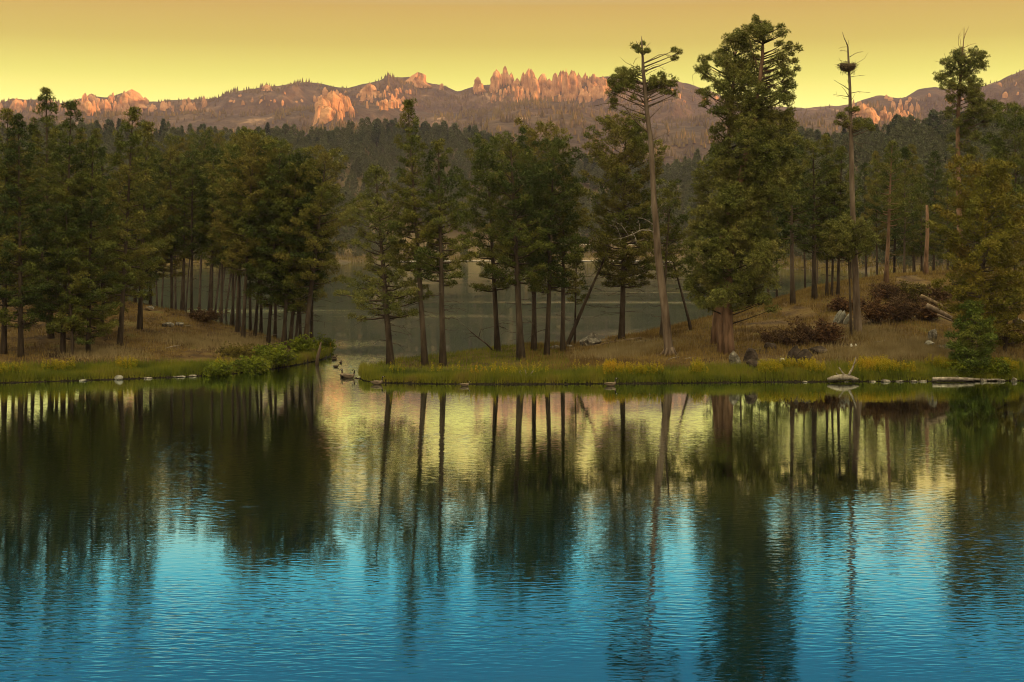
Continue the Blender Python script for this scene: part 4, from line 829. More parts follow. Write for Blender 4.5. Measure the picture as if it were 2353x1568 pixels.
# broken crags and ledges between the towers
V, T, n0 = [], [], 0
def crag_zone(x0, x1, y0, y1, n, w0, w1, h0, h1, yrow=None):
    global n0
    for _ in range(n):
        x = rnd.uniform(x0, x1); y = rnd.uniform(y0, y1); Y = mount_hit(x, y)
        if Y > 4500: continue
        c = px(x, y, Y); s = S * Y / F
        w_ = rnd.uniform(w0, w1) * s; h_ = rnd.uniform(h0, h1) * s; k = 6; a = np.arange(k) * 2 * np.pi / k + rnd.random()
        r = w_ * (.6 + .7 * rng.random(k)); lv = []
        for t_, f_ in ((-.5, 1.2), (.35, 1.0), (.75, .75), (1.0, .35)):
            lv.append(np.stack([c[0] + np.cos(a) * r * f_ * (.8 + .4 * rng.random(k)), Y + np.sin(a) * r * f_, c[2] + h_ * t_ + rng.normal(size=k) * h_ * .10], -1))
        lv.append(np.array([[c[0] + rnd.uniform(-.2, .2) * w_, Y, c[2] + h_ * 1.06]]))
        V.append(np.concatenate(lv)); q = []
        for L2 in range(3):
            for j in range(k):
                p_, p2 = n0 + L2 * k + j, n0 + L2 * k + (j + 1) % k; q += [(p_, p2, p2 + k), (p_, p2 + k, p_ + k)]
        for j in range(k): q.append((n0 + 3 * k + j, n0 + 3 * k + (j + 1) % k, n0 + 4 * k))
        T.append(np.array(q)); n0 += 4 * k + 1
crag_zone(1130, 1395, 205, 236, 90, 3, 7, 10, 26); crag_zone(1240, 1395, 190, 215, 50, 3, 6, 10, 22); crag_zone(720, 810, 225, 280, 40, 4, 8, 12, 26)
crag_zone(830, 930, 205, 255, 26, 3, 6, 6, 16); crag_zone(0, 480, 226, 258, 90, 3, 7, 6, 18); crag_zone(160, 330, 216, 262, 40, 4, 8, 10, 26); crag_zone(1960, 2115, 248, 285, 40, 3, 7, 8, 22); crag_zone(930, 985, 172, 194, 12, 4, 7, 6, 12); crag_zone(1085, 1125, 185, 204, 10, 3, 5, 6, 14); crag_zone(500, 1000, 200, 240, 30, 3, 5, 4, 9); crag_zone(1400, 1800, 180, 240, 30, 3, 6, 4, 10); crag_zone(2000, 2353, 190, 240, 30, 3, 6, 4, 10)
tag(mk('crags', np.concatenate(V), np.concatenate(T), M['granite']), 'broken orange granite crags scattered over the range', 'crags', None, 'stuff')

# ---------------------------------------------------------------- rocks, logs, driftwood
def rock(label, ctr, size, mat, rot=0.0, rough=.35, name='rock', group=None, sub=3, tilt=0.0):
    bm = bmesh.new(); bmesh.ops.create_icosphere(bm, subdivisions=sub, radius=1)
    V = np.array([v.co[:] for v in bm.verts]); T = np.array([[v.index for v in f.verts] for f in bm.faces]); bm.free()
    sd = rnd.uniform(0, 99)
    for _ in range(9):                         # flat broken faces
        d = rng.normal(size=3); d /= np.linalg.norm(d); h = rnd.uniform(.55, .92)
        q = V @ d; V = V - np.where(q > h, q - h, 0)[:, None] * d
    V = V * (1 + rough * (fbm(V[:, 0] * 1.7 + sd, V[:, 1] * 1.7 + V[:, 2] * 1.3, 55, 4) - .5))[:, None]
    V = V * np.array(size) * .5
    ct, st = math.cos(tilt), math.sin(tilt); V = np.stack([V[:, 0] * ct + V[:, 2] * st, V[:, 1], V[:, 2] * ct - V[:, 0] * st], 1)
    c, s_ = math.cos(rot), math.sin(rot); V = np.stack([V[:, 0] * c - V[:, 1] * s_, V[:, 0] * s_ + V[:, 1] * c, V[:, 2]], 1)
    o = mk(name, V, T, mat, None, False, tuple(ctr)); tag(o, label, 'rock', group); return o
def rock_px(label, xp, yb, wpx, hpx, mat, depth=None, sink=.2, **kw):
    ft = foot(xp, yb); s = S * ft[1] / F
    w_, h_ = wpx * s, hpx * s
    return rock(label, ft + [0, 0, h_ * (.5 - sink)], (w_ * 1.05, (depth or .8) * w_, h_ * (1 + sink * 1.6)), mat, **kw)
rock_px('large rounded grey boulder at the back edge of the island', 1354, 797, 56, 34, M['rock_grey'])
rock_px('small grey boulder left of the large rounded one', 1276, 806, 24, 15, M['rock_grey'])
rock_px('tiny rock between the two boulders on the island', 1308, 800, 14, 9, M['rock_grey'])
rock_px('pale lichened rock standing upright at the foot of the red trunks', 1690, 846, 26, 46, M['rock_grey'], tilt=-.25)
rock_px('dark lichen spotted block right of the upright lichened rock', 1724, 838, 42, 40, M['rock_dark'])
rock_px('low brown rock in front of the dark lichen spotted block', 1735, 846, 50, 22, M['rock_dark'])
rock_px('dark slab leaning left under the lower red bush', 1824, 832, 36, 46, M['rock_dark'], tilt=.35)
rock_px('dark slab leaning right under the lower red bush', 1848, 838, 42, 40, M['rock_dark'], tilt=-.5)
rock_px('flat dark rock ledge below the lower red bush', 1878, 812, 44, 20, M['rock_dark'])
rock_px('dark hunched rock among twigs under the lower red bush', 1770, 800, 34, 16, M['rock_dark'])
rock_px('small white rock lying in grass near the lower red bush', 1798, 832, 12, 9, M['rock_white'])
rock_px('pair stone, left white chip below the nest snag', 1956, 797, 6, 7, M['rock_white'])
rock_px('pair stone, right white chip below the nest snag', 1966, 797, 5, 7, M['rock_white'])
for k, (x, y, hh, lab) in enumerate([(1924, 742, 34, 'left tilted fin of the pale ribbed rock'), (1935, 742, 32, 'middle tilted fin of the pale ribbed rock'), (1946, 744, 27, 'right tilted fin of the pale ribbed rock')]):
    rock_px(lab + ' beside the nest snag', x, y, 13, hh, M['rock_pale'], tilt=.45, group='ribs of the pale rock beside the nest snag')
rock_px('upright grey rock in the dry grass on the right slope', 2142, 784, 26, 36, M['rock_grey'])
rock_px('low pale rock in front of the upright grey rock', 2136, 797, 24, 16, M['rock_pale'])
rock_px('broad low grey rock beside the yellow green pine', 2180, 806, 36, 18, M['rock_grey'])
rock_px('small grey rock in dry grass right of the low pale rock', 2158, 802, 18, 10, M['rock_grey'])
rock_px('grey ledge at the right picture edge', 2344, 752, 34, 20, M['rock_grey'])
rock_px('lower grey ledge at the right picture edge', 2342, 782, 30, 14, M['rock_grey'])
for x, w_, h_, lab in [(2035, 30, 12, 'pale flat stone at the waterline right of the driftwood stump'), (2068, 28, 9, 'second flat stone at the waterline right of the driftwood stump'), (2100, 24, 8, 'low dark flat stone at the waterline under the goldenrod'), (2120, 26, 8, 'grey flat stone where the goldenrod ends'), (2006, 22, 7, 'thin stone touching the driftwood stump on its right'), (1945, 14, 6, 'small stone left of the driftwood stump'), (1850, 16, 6, 'small wet stone at the waterline below the dark slabs'), (2330, 18, 18, 'pointed pale stone at the waterline near the right edge'), (2300, 26, 10, 'flat stone at the waterline below the right pines'), (2258, 24, 14, 'brown rock by the end of the floating log')]:
    Y = float(np.interp(xi(x * S, 108.5), RFx, RFy)) - .15; p = px(x, 872, Y); s = S * Y / F
    rock(lab, (p[0], Y, h_ * s * .12), (w_ * s * .8, .6, h_ * s * .8), M['rock_grey'], sub=2, tilt=rnd.uniform(-.15, .15))
for x, y, w_, h_, lab in [(272, 864, 26, 13, 'pale wedge shaped rock at the left waterline'), (410, 863, 44, 7, 'long flat grey stone at the left waterline'), (436, 861, 40, 7, 'flat stone touching the long grey one at the left waterline'), (189, 868, 22, 4, 'thin pale stone in the green reeds of the left shore'), (340, 865, 24, 5, 'low dark stone between the wedge rock and the long flat stone'), (495, 862, 26, 4, 'thin dark stone below the green shrubs of the left shore')]:
    Y = float(np.interp(xi(x * S, 110), LFx, LFy)) - .1; p = px(x, y, Y); s = S * Y / F
    rock(lab, (p[0], Y, h_ * s * .2), (w_ * s, .8, h_ * s * 1.3), M['rock_pale'] if 'pale' in lab else M['rock_grey'], sub=2)
for x, y, w_, h_, lab in [(386, 751, 28, 12, 'brown rock half buried on the left slope'), (414, 749, 22, 10, 'second brown rock half buried on the left slope'), (574, 744, 26, 16, 'dark rock by the trunks at the end of the left crest'), (344, 712, 22, 10, 'pale rock on the crest of the left bank')]:
    rock_px(lab, x, y, w_, h_, M['rock_dark'] if 'dark' in lab else M['rock_grey'])
for x, y, w_, lab in [(1422 * .57446, 1513 * .57446, 8, 'small dark stone breaking the water off the island tip'), (1437 * .57446, 1514.5 * .57446, 14, 'larger dark stone breaking the water off the island tip')]:
    Y = HC * F / (y * S - HOR); p = px(x, y, Y); s = S * Y / F; rock(lab, (p[0], Y, .03), (w_ * s, .4, 4 * s), M['rock_dark'], sub=2)

def log(label, pts, Y0, Y1, r0, r1, mat, lift=0.0, stubs=3, name='fallen_log'):
    P2 = relax(pts, 7); u = np.linspace(0, 1, 7)
    P = np.array([px(a, b_, Y0 + (Y1 - Y0) * t) for (a, b_), t in zip(P2, u)])
    g = G(); g.tube(P, r0 + (r1 - r0) * u, 9, .15); o = P[0].copy()
    for _ in range(stubs):
        i = rnd.randint(2, 5); d = rng.normal(size=3); d[2] = abs(d[2]) * .8 + .2; d /= np.linalg.norm(d)
        g.tube([P[i], P[i] + d * r0 * 1.6, P[i] + d * r0 * 3], [r0 * .3, r0 * .2, r0 * .08], 4)
    ob = to_local(g, o).build(name, mat, None, True, tuple(o)); tag(ob, label, 'log'); return ob
p0 = foot(1286, 806); p1 = foot(1470, 792)
log('long fallen trunk lying along the island crest in front of the boulder', [c7(470, 1190), c7(700, 1165), c7(900, 1120), c7(1110, 1085)], p0[1], p0[1] + 2, .27, .16, M['log'], stubs=5)
log('upper fallen log among the red bushes on the right hill', [c8(1340, 755), c8(1440, 800), c8(1590, 880)], 127, 125.5, .22, .16, M['log'])
log('lower fallen log among the red bushes on the right hill', [c8(1385, 830), c8(1480, 870), c8(1600, 940)], 124.5, 123.5, .26, .18, M['bark_grey'])
log('thin fallen pole under the logs on the right hill', [c8(1470, 900), c8(1530, 925), c8(1590, 950)], 122.5, 122, .10, .07, M['bark_grey'], stubs=1)
log('black charred log end lying left of the tall right pine', [c8(1590, 655), c8(1640, 668), c8(1690, 690)], 135, 135, .18, .12, M['rock_dark'], stubs=2)
Y = 108.3
log('pale waterlogged trunk floating along the right shore', [c8(1435, 1407), c8(1600, 1404), c8(1760, 1410)], Y, Y + .2, .16, .13, M['deadwood'], stubs=1, name='floating_log')
log('thin pale pole floating behind the larger floating trunk', [c8(1700, 1405), c8(1850, 1412), c8(1970, 1409)], Y + .6, Y + .7, .09, .06, M['deadwood'], stubs=0, name='floating_log')
pf = foot(462, 735)
log('pale dead log lying in brush on the left crest', [(452, 740), (478, 733), (500, 726)], pf[1], pf[1] + .5, .14, .08, M['deadwood'], stubs=4)
log('short grey log by the dark trunk on the left crest', [(335, 707), (345, 712), (358, 716)], 141, 141, .16, .12, M['log'], stubs=1)
post = foot(728, 838, 100, 133); g = G(); g.tube(np.array([px(728, 846, post[1]), px(729, 825, post[1]), px(734, 805, post[1]), px(738, 786, post[1])]), [.16, .15, .13, .05], 8, .12); o_ = post.copy()
tag(to_local(g, o_).build('leaning_stump', M['bark_grey'], None, True, tuple(o_)), 'grey splintered stump leaning at the tip of the left bank', 'stump')
# driftwood with an upright prong
def driftwood(label, xp, yp, Y, arms, body):
    c = px(xp, yp, Y); c[2] = max(c[2], .02); g = G()
    for pts, r in arms:
        P = np.array([c + np.array(q) for q in relax(pts, 5)]); g.tube(P, np.linspace(r[0], r[1], 5), 6, .2)
    for pts, r in body:
        P = np.array([c + np.array(q) for q in relax(pts, 6)]); u = np.linspace(-1, 1, 6); g.tube(P, r * (1 - .6 * u * u), 9, .25)
    tag(to_local(g, c).build('driftwood', M['deadwood'], None, True, tuple(c)), label, 'driftwood')
driftwood('bleached driftwood stump with one upright prong at the right shore', 1937, 872, 108.0, [([(.35, 0, .15), (.75, 0, .9), (1.05, .1, 1.75)], (.11, .03)), ([(.3, 0, .2), (-.05, 0, .55), (-.3, .1, .95)], (.07, .03)), ([(-.2, .1, .2), (-.5, .2, .5)], (.05, .02))],
          [([(-1.2, 0, .02), (-.4, 0, .16), (.4, 0, .18), (1.0, 0, .08)], .24), ([(.2, .1, .1), (.8, 0, .06), (1.2, -.1, .03)], .14)])
driftwood('tangled bleached branch resting at the island waterline', 1206, 872, 107.4, [([(-.3, 0, .1), (-.9, 0, .25), (-1.3, 0, .42)], (.05, .02)), ([(0, 0, .1), (.1, 0, .5), (.0, .1, .75)], (.06, .02)), ([(.1, 0, .1), (.5, .1, .45), (.65, 0, .7)], (.06, .02)), ([(.0, 0, .2), (.6, .1, .3), (.9, 0, .25)], (.05, .02)), ([(-.1, 0, .15), (-.4, 0, .5), (-.35, 0, .7)], (.04, .015)), ([(.3, .1, .3), (.7, 0, .62)], (.03, .01))],
          [([(-.7, 0, .05), (0, 0, .12), (.7, 0, .05)], .15)])

# ---------------------------------------------------------------- shrubs
LEAF = tuft_set(8, 10, .16, .045, -.6)
def shrub(label, xp, yb, wpx, hpx, mat, n=260, stem='bark_dark', dens=1.0, name='shrub', group=None, Y=None):
    hpx *= .74
    ft = foot(xp, yb) if Y is None else np.array([*px(xp, yb, Y)[:2], max(0, ground_z(px(xp, yb, Y)[0], Y))])
    s = S * ft[1] / F; W_, H_ = wpx * s / 2, hpx * s
    root = empty(name, tuple(ft), label, 'shrub', group); g = G(); pc = []
    for _ in range(int(34 * dens)):
        a = rnd.random() * 6.28; r = rnd.random() ** .6; hh = H_ * (1 - .35 * r * r) * rnd.choice((rnd.uniform(.35, .7), rnd.uniform(.6, .95), rnd.uniform(.8, 1.2)))
        d = np.array([math.cos(a) * r * W_, math.sin(a) * r * min(W_, 2.2) * .8, hh])
        g.tube([d * [.2, .2, -.05], d * [.55, .55, .5], d], [.03, .022, .008], 4)
        tip = d * rnd.uniform(1.05, 1.25); g.tube([d * .9, (d + tip) / 2 + rng.normal(size=3) * .04, tip], [.010, .007, .004], 3)
        for _ in range(4):
            t_ = rnd.uniform(.3, 1); q = d * [.2 + .8 * t_, .2 + .8 * t_, t_]; e_ = q + rng.normal(size=3) * [.3, .3, .2] + [0, 0, .15]
            g.tube([q, (q + e_) / 2, e_], [.014, .01, .005], 3); pc.append(e_); pc.append((q + e_) / 2)
    pc = np.array(pc); k = max(1, int(n * dens * W_ * H_ / len(pc) / 2))
    P = np.repeat(pc, k + 2, 0) + rng.normal(size=(len(pc) * (k + 2), 3)) * [.20, .20, .16]
    P = P[P[:, 2] > .02]
    V, T = needles(P, .8 + .6 * rng.random(len(P)), LEAF); c = G(); c.add(V, T)
    g.build('stems', M[stem], root, True); c.build('leaves', mat, root)
M['leaf_red'] = noise_mat('rust_leaves', [(.045, .024, .014), (.100, .052, .024), (.15, .085, .034)], .8, .8, coord='World', spread=(.3, .7))
M['leaf_brown'] = noise_mat('brown_leaves', [(.040, .024, .016), (.085, .050, .026), (.12, .08, .035)], .8, .8, coord='World', spread=(.3, .7))
M['leaf_green'] = noise_mat('willow_leaves', [(.05, .075, .006), (.11, .14, .008), (.18, .20, .012)], .9, .75, coord='World', spread=(.3, .7))
M['leaf_olive'] = noise_mat('olive_leaves', [(.055, .050, .010), (.10, .085, .015), (.13, .10, .02)], .8, .75, coord='World')
for a in [('low rust red bush below the ribbed rock, right end over bare twigs', 1895, 790, 80, 62, M['leaf_red'], 190), ('dark brown twiggy bush over the dark slabs', 1840, 796, 100, 66, M['leaf_brown'], 150), ('small brown bush at the left end of the rocky thicket', 1785, 790, 60, 34, M['leaf_brown'], 130),
          ('rust coloured thicket directly right of the nest snag trunk', 2012, 742, 84, 84, M['leaf_red'], 170), ('broad dark rust thicket in the middle of the right hill', 2070, 738, 96, 84, M['leaf_brown'], 170), ('tawny thicket in front of the fallen logs', 2130, 736, 80, 66, M['leaf_red'], 150),
          ('yellow green leafy bush on top of the right hill crest', 2105, 694, 90, 58, M['leaf_olive'], 150), ('rusty bush around the reddish bare trunk on the crest', 2035, 690, 84, 48, M['leaf_brown'], 150), ('tan bush below the broken snag', 2160, 690, 70, 40, M['leaf_brown'], 130), ('pale rust bush on the slope left of the nest snag', 1935, 715, 60, 34, M['leaf_red'], 120), ('brown bush hugging the right foot of the yellow green pine', 2320, 790, 60, 40, M['leaf_brown'], 130)]: shrub(*a)
for a in [('bright green willow clump nearest the water on the left bank', 640, 838, 90, 42, M['leaf_green'], 260), ('green willow clump under the leaning pine', 700, 835, 70, 48, M['leaf_green'], 260), ('outermost green willow at the tip of the left bank', 745, 830, 42, 46, M['leaf_green'], 260), ('green willow clump left of the bright one on the left shore', 575, 842, 90, 34, M['leaf_green'], 240), ('pale green bush higher on the left bank', 545, 812, 90, 26, M['leaf_olive'], 200), ('rounded green bush below the thin young trunk cluster', 610, 815, 70, 26, M['leaf_green'], 200), ('low green bush at the front left shore', 500, 848, 80, 26, M['leaf_green'], 200)]: shrub(*a, Y=float(np.interp(xi(a[1] * S, 122), LFx, LFy)) + 1.0 + max(0, (838 - a[2])) * .28)
shrub('grey brush heap around the pale log on the left crest', 470, 738, 70, 24, M['leaf_brown'], 60)
for a in [('leafy green shrub hanging over the water under the right pines', 2218, 866, 70, 40, M['leaf_green'], 260), ('bright green shrub beside the floating log', 2290, 866, 60, 34, M['leaf_green'], 240)]: shrub(*a, Y=109.9)

# ---------------------------------------------------------------- grass and goldenrod
def blades(P, h, w, lean=.35):
    n = len(P); a = rng.random(n) * 6.28; b = rng.random(n) * 6.28; l = h * lean * rng.random(n)
    c, s_ = np.cos(a) * w, np.sin(a) * w; z = np.zeros(n)
    A = P + np.stack([c, s_, z - .05], 1); B = P - np.stack([c, s_, z + .05], 1); Tp = P + np.stack([np.cos(b) * l, np.sin(b) * l, h], 1)
    return np.stack([A, B, Tp], 1).reshape(-1, 3)
def shore_points(n, x0, x1, fx, fy, d0, d1, p=1.0):
    X = rng.uniform(x0, x1, n); d = d0 + (d1 - d0) * rng.random(n) ** p; Y = np.interp(X, fx, fy) + .5 * (fbm(X * .35, X * 0 + 3.3, 91 + (0 if fx is LFx else 1), 4) - .5) + d
    return X, Y
M['grass_green'] = noise_mat('shore_grass', [(.045, .065, .008), (.095, .115, .010), (.15, .15, .014), (.15, .12, .03)], .35, .8, coord='World', spread=(.3, .72))
M['grass_dry'] = noise_mat('dry_grass', [(.052, .034, .012), (.125, .083, .024), (.20, .14, .046), (.11, .10, .024)], .3, .9, coord='World', spread=(.3, .72))
M['grass_pale'] = noise_mat('pale_grass', [(.16, .125, .06), (.25, .20, .11)], .6, .9, coord='World')
M['flower'] = noise_mat('goldenrod_flowers', [(.16, .15, .006), (.27, .22, .006), (.33, .20, .008)], .35, .7, coord='World', spread=(.3, .7))
def keep_land(X, Y, zmin=-.05):
    Z = near_ground(X, Y); k = Z > zmin; return np.stack([X[k], Y[k], Z[k]], 1)
XL0, XR1 = -52, 52
V = []
X, Y = shore_points(52000, XL0, xi(331, 134), LFx, LFy, .08, 4.2, 1.3); P = keep_land(X, Y); hh = .16 + .62 * rng.random(len(P)) * (.25 + 1.3 * fbm(P[:, 0] * .5, P[:, 1] * .5, 5, 3) ** 1.3); V.append(blades(P, hh, .022))
X, Y = shore_points(80000, xi(359, 113), XR1, RFx, RFy, .08, 3.8, 1.3); P = keep_land(X, Y); hh = .16 + .68 * rng.random(len(P)) * (.25 + 1.3 * fbm(P[:, 0] * .5, P[:, 1] * .5, 6, 3) ** 1.3); V.append(blades(P, hh, .022))
X = rng.uniform(xi(359, 113), xi(560, 140), 22000); Y = rng.uniform(107, 146, 22000); P = keep_land(X, Y, .1); V.append(blades(P, .12 + .3 * rng.random(len(P)), .022))
V = np.concatenate(V); tag(mk('grass', V, np.arange(len(V)).reshape(-1, 3), M['grass_green']), 'tall green grass along the waterline', 'grass', None, 'stuff')
V = []
X = rng.uniform(-60, xi(331, 134), 60000); Y = rng.uniform(107, 158, 60000); k = vnoise(X * .22, Y * .22, 23) > .42; P = keep_land(X[k], Y[k], .5); V.append(blades(P, .10 + .26 * rng.random(len(P)), .024))
X = rng.uniform(xi(520, 120), 56, 170000); Y = rng.uniform(109, 180, 170000) ; k = vnoise(X * .25, Y * .25, 24) > .30; P = keep_land(X[k], Y[k], .5); V.append(blades(P, .14 + .38 * rng.random(len(P)) * (.4 + vnoise(P[:, 0] * .9, P[:, 1] * .9, 8)), .024))
V = np.concatenate(V); tag(mk('dry_grass', V, np.arange(len(V)).reshape(-1, 3), M['grass_dry']), 'dry brown grass over the slopes', 'grass', None, 'stuff')
V = []
for xp, yp, sx, n in [(2030, 815, 90, 9000), (2110, 800, 70, 5000), (1400, 815, 50, 4500), (1480, 800, 60, 3500), (2000, 770, 50, 3000), (450, 790, 60, 3500), (560, 785, 40, 2500), (230, 815, 50, 3000), (1800, 845, 60, 3000), (2220, 820, 60, 2000)]:
    c = foot(xp, yp); X = rng.normal(c[0], sx * .035, n); Y = rng.normal(c[1], 1.6, n); P = keep_land(X, Y, .2); V.append(blades(P, .2 + .4 * rng.random(len(P)), .020, .5))
V = np.concatenate(V); tag(mk('bunch_grass', V, np.arange(len(V)).reshape(-1, 3), M['grass_pale']), 'pale bunch grass in patches on both banks', 'grass', None, 'stuff')
V, Fl = [], []
PL = tuft_set(6, 7, .085, .022, -.2)
for x0, x1, n, fx, fy, d1 in [(-12, 330, 420, LFx, LFy, 2.4), (1385, 1480, 200, RFx, RFy, 3.0), (1480, 1620, 330, RFx, RFy, 3.0), (1655, 1780, 300, RFx, RFy, 3.0), (1770, 1880, 220, RFx, RFy, 2.6), (1885, 1990, 60, RFx, RFy, 2.2), (1985, 2110, 330, RFx, RFy, 2.8), (2100, 2215, 330, RFx, RFy, 2.8), (900, 1380, 90, RFx, RFy, 2.4), (2280, 2345, 120, RFx, RFy, 2.2), (330, 700, 40, LFx, LFy, 2.0)]:
    X, Y = shore_points(n * 2, xi(x0 * S, 109.5), xi(x1 * S, 109.5), fx, fy, .35, d1); k = vnoise(X * .55, Y * .55, 77) > .5; X, Y = X[k], Y[k]; P = keep_land(X, Y, .1); n = len(P); hh = .65 + .55 * rng.random(n)
    V.append(blades(P, hh, .02, .12))
    Q = np.repeat(P, 7, 0); Q = Q + np.stack([rng.normal(size=len(Q)) * .05, rng.normal(size=len(Q)) * .05, np.repeat(hh, 7) * rng.uniform(.1, .75, len(Q))], 1); V.append(blades(Q, np.full(len(Q), .22), .028, .8))
    on = rng.random(n) < .8; R2 = np.repeat(P[on], 9, 0); u = np.tile(np.linspace(.52, 1.06, 9), on.sum()); R2 = R2 + np.stack([rng.normal(size=len(R2)) * .035, rng.normal(size=len(R2)) * .035, np.repeat(hh[on], 9) * u], 1)
    Fl.append(needles(R2, np.repeat(.8 + .5 * rng.random(on.sum()), 9) * (1.25 - .5 * (u - .5)), PL)[0])
V = np.concatenate(V); Fl = np.concatenate(Fl)
gr = mk('goldenrod', V, np.arange(len(V)).reshape(-1, 3), M['leaf_green']); tag(gr, 'yellow goldenrod flowering in bands along the shore', 'flowers', None, 'stuff')
mk('flowers', Fl, np.arange(len(Fl)).reshape(-1, 3), M['flower'], gr)
# cones, twigs and small stones on the slopes are too fine to count
P = []
X = rng.uniform(-55, 55, 5000); Y = rng.uniform(110, 165, 5000); P = keep_land(X, Y, .5)
V, T = needles(P, rng.uniform(.4, 1.3, len(P)), tuft_set(6, 5, .42, .035, -.1) * [1, 1, .45]); tag(mk('brush_litter', V, T, M['leaf_brown']), 'low brown brush and twigs scattered on the ground', 'brush', None, 'stuff')

STG = 'fallen sticks lying about the banks'
for k in range(26):
    xp, yp = (rnd.uniform(250, 620), rnd.uniform(735, 815)) if k < 10 else (rnd.uniform(1450, 2180), rnd.uniform(770, 835))
    ft = foot(xp, yp); a_ = rnd.uniform(-.6, .6); L = rnd.uniform(.5, 1.5); d = np.array([math.cos(a_), math.sin(a_), rnd.uniform(.02, .22)])
    g = G(); g.tube([np.zeros(3), d * L * .5 + [0, 0, .04], d * L], [.035, .028, .010], 5, .2); q = d * L * .55 + [0, 0, .04]; g.tube([q, q + (d + rng.normal(size=3) * .6) * L * .16, q + (d + rng.normal(size=3) * .5 + [0, 0, .4]) * L * .3], [.018, .013, .006], 4)
    tag(g.build('fallen_stick', M['deadwood'] if k % 3 else M['log'], None, True, tuple(ft + [0, 0, .10])), 'short bare stick fallen in the grass of the banks', 'stick', STG)

# ---------------------------------------------------------------- geese and ducks
def bird_mat(name, body, neck, z, cheek=None):
    m, t, b = new_mat(name); n = t.nodes; l = t.links
    c = n.new('ShaderNodeTexCoord'); s_ = n.new('ShaderNodeSeparateXYZ'); l.new(c.outputs['Object'], s_.inputs[0])
    r = n.new('ShaderNodeValToRGB'); r.color_ramp.interpolation = 'EASE'; el = r.color_ramp.elements
    el[0].position = z - .03; el[0].color = (*body, 1); el[1].position = z + .03; el[1].color = (*neck, 1); l.new(s_.outputs['Z'], r.inputs[0]); l.new(r.outputs[0], b.inputs['Base Color']); b.inputs['Roughness'].default_value = .8
    return m
M['goose'] = bird_mat('goose_feathers', (.13, .10, .075), (.018, .015, .013), .33)
M['duck'] = bird_mat('duck_feathers', (.045, .035, .026), (.04, .032, .02), .25)
M['cheek'] = noise_mat('white_feathers', [(.7, .68, .62), (.8, .78, .74)], 5, .8)
def goose(label, xp, yp, heading, sc=1.0, mat='goose', neckturn=0.0, upright=1.0, name='goose'):
    Y = HC * F / (yp * S - HOR); c = px(xp, yp, Y); c[2] = 0
    root = empty(name, tuple(c), label, 'bird'); root.rotation_euler = (0, 0, heading); root.scale = (sc,) * 3
    sp_ = np.array([(-.50, 0, .20), (-.40, 0, .18), (-.25, 0, .15), (-.05, 0, .12), (.12, 0, .12), (.24, 0, .16), (.31, 0, .24), (.33, .0, .34), (.34, 0, .42 * upright + .03), (.36, 0, .50 * upright + .03), (.40, 0, .555 * upright + .03), (.46, 0, .55 * upright + .03), (.52, 0, .535 * upright + .03), (.56, 0, .53 * upright + .03)])
    ry = [.02, .07, .14, .18, .17, .13, .085, .055, .045, .045, .052, .045, .022, .012]
    if neckturn:
        k = sp_[:, 2] > .4; sp_[k, 0] = .36 - (sp_[k, 0] - .36) * neckturn
    g = G(); g.tube(sp_, ry, 10); g.build('body', M[mat], root, True)
    if name == 'goose':
        g = G()
        hx = .41 if not neckturn else .31
        for sd in (-1, 1): g.tube([(hx - .015, sd * .036, .60 * upright), (hx, sd * .046, .575 * upright), (hx + .005, sd * .040, .545 * upright)], [.010, .024, .008], 6)
        g.build('cheek_patch', M['cheek'], root, True)
        w_ = G()
        for sd in (-1, 1): w_.tube([(.18, sd * .12, .17), (.0, sd * .165, .20), (-.25, sd * .12, .21), (-.52, sd * .04, .23)], [.03, .07, .055, .01], 6, 0, .45)
        w_.build('wings', M['goose_wing'], root, True)
M['goose_wing'] = noise_mat('goose_wing', [(.06, .045, .033), (.13, .10, .075)], 14, .8)
K = .57446
goose('goose facing away with neck straight up, left of the trio in the channel', 1369 * K, 1509 * K, 1.7, 1.0)
goose('goose in the middle of the trio in the channel', 1383 * K, 1507 * K, 2.9, .95)
goose('goose on the right of the trio, looking back to the left', 1398 * K, 1513 * K, .35, 1.1, neckturn=1.0)
goose('pale bodied goose swimming right along the island tip', 1510 * K, 1538 * K, 0.0, 1.05)
goose('goose low in the water below the middle of the island', 1860 * K, 1545 * K, 0.1, .8, upright=.75)
goose('goose heading right with raised head off the weathered pine', 2444 * K, 1544 * K, 0.1, 1.0)
for x, y, hd, lab in [(1337, 1433, .2, 'upper small dark duck by the tip of the left bank'), (1337, 1440, 2.9, 'lower small dark duck by the tip of the left bank'), (1363, 1453, 1.4, 'single dark duck in the middle of the channel'), (1344, 1469, 0.0, 'duck leaving a ripple in the channel above the geese')]:
    goose(lab, x * K, y * K, hd, .62, 'duck', 0, .7, 'duck')

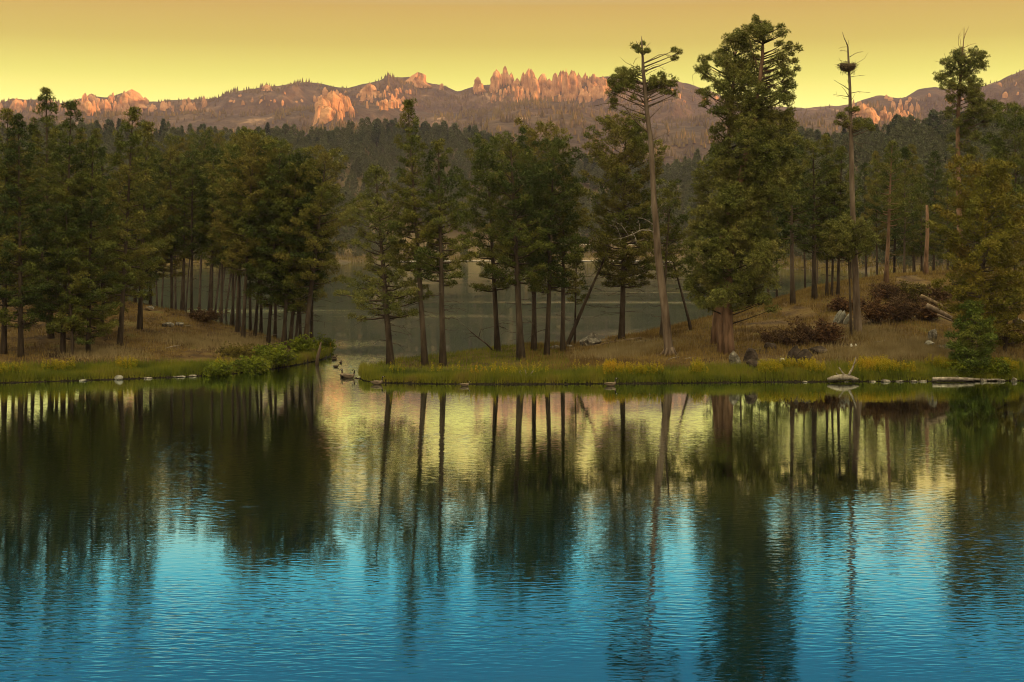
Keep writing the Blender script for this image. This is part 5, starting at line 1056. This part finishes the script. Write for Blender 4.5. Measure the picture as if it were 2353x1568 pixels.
# ---------------------------------------------------------------- far shore details
def strip(name, pts, z, mat, label):
    V = []
    for x, Ya, Yb in pts: V += [(xi(x, Ya), Ya, z), (xi(x, Yb), Yb, z)]
    n = len(pts); Q = np.array([[2 * i, 2 * i + 2, 2 * i + 3, 2 * i + 1] for i in range(n - 1)])
    tag(mk(name, V, Q, mat), label, kind='structure')
M['glare'] = noise_mat('water_glare', [(.22, .20, .17), (.38, .36, .33)], .08, .6, coord='World')  # bright water glare of the far shore painted as a pale strip
strip('glare_strip', [(385, 880, 915), (400, 862, 925), (440, 880, 930), (490, 905, 925), (540, 908, 930), (580, 890, 935), (640, 880, 930), (690, 850, 900), (720, 800, 830)], .35, M['glare'], 'pale strip standing for water glare at the far shore of the lake')
M['road'] = noise_mat('road_surface', [(.30, .28, .25), (.38, .36, .33)], .3, .8, coord='World')
g = G(); Pr = np.array([(xi(a, 985), 985, 11.2 + .25 * math.sin(a)) for a in np.linspace(560, 690, 10)]); V = []
for p in Pr: V += [p + [0, -3, -.1], p + [0, 4, .2]]
tag(mk('road', np.array(V), np.array([[2 * i, 2 * i + 2, 2 * i + 3, 2 * i + 1] for i in range(9)]), M['road']), 'road running behind the far shore', kind='structure')
M['reeds'] = noise_mat('far_reeds', [(.09, .075, .02), (.17, .13, .035), (.12, .11, .025)], .05, .9, coord='World')
a_ = rng.uniform(-40, 1060, 26000); Y = np.interp(a_, *SH) + rng.random(26000) ** 1.3 * 70 - 2; X = (a_ - 512) * Y / F; Z = hill_z(X, Y); k = (Z > -.3) & (vnoise(X * .05, Y * .05, 33) > .35); P = np.stack([X, Y, np.maximum(Z, 0)], 1)[k]
V = blades(P, rng.uniform(.8, 2.6, len(P)), .22, .4); tag(mk('reeds', V, np.arange(len(V)).reshape(-1, 3), M['reeds']), 'tawny reeds and meadow on the far shore', 'reeds', None, 'stuff')
# ---------------------------------------------------------------- air
hz, t, b = new_mat('evening_haze'); t.nodes.remove(b)
pv = t.nodes.new('ShaderNodeVolumePrincipled'); pv.inputs['Density'].default_value = 7.5e-5; pv.inputs['Color'].default_value = (.45, .36, .54, 1); pv.inputs['Anisotropy'].default_value = .1
t.links.new(pv.outputs[0], t.nodes['Material Output'].inputs['Volume'])
x0, x1, y0, y1, z0, z1 = -5200, 5200, -3200, 6400, -5, 640
V = [(x0, y0, z0), (x1, y0, z0), (x1, y1, z0), (x0, y1, z0), (x0, y0, z1), (x1, y0, z1), (x1, y1, z1), (x0, y1, z1)]
tag(mk('haze', V, np.array([[0, 3, 2, 1], [4, 5, 6, 7], [0, 1, 5, 4], [1, 2, 6, 5], [2, 3, 7, 6], [3, 0, 4, 7]]), hz), 'thin evening haze over the valley', kind='stuff')
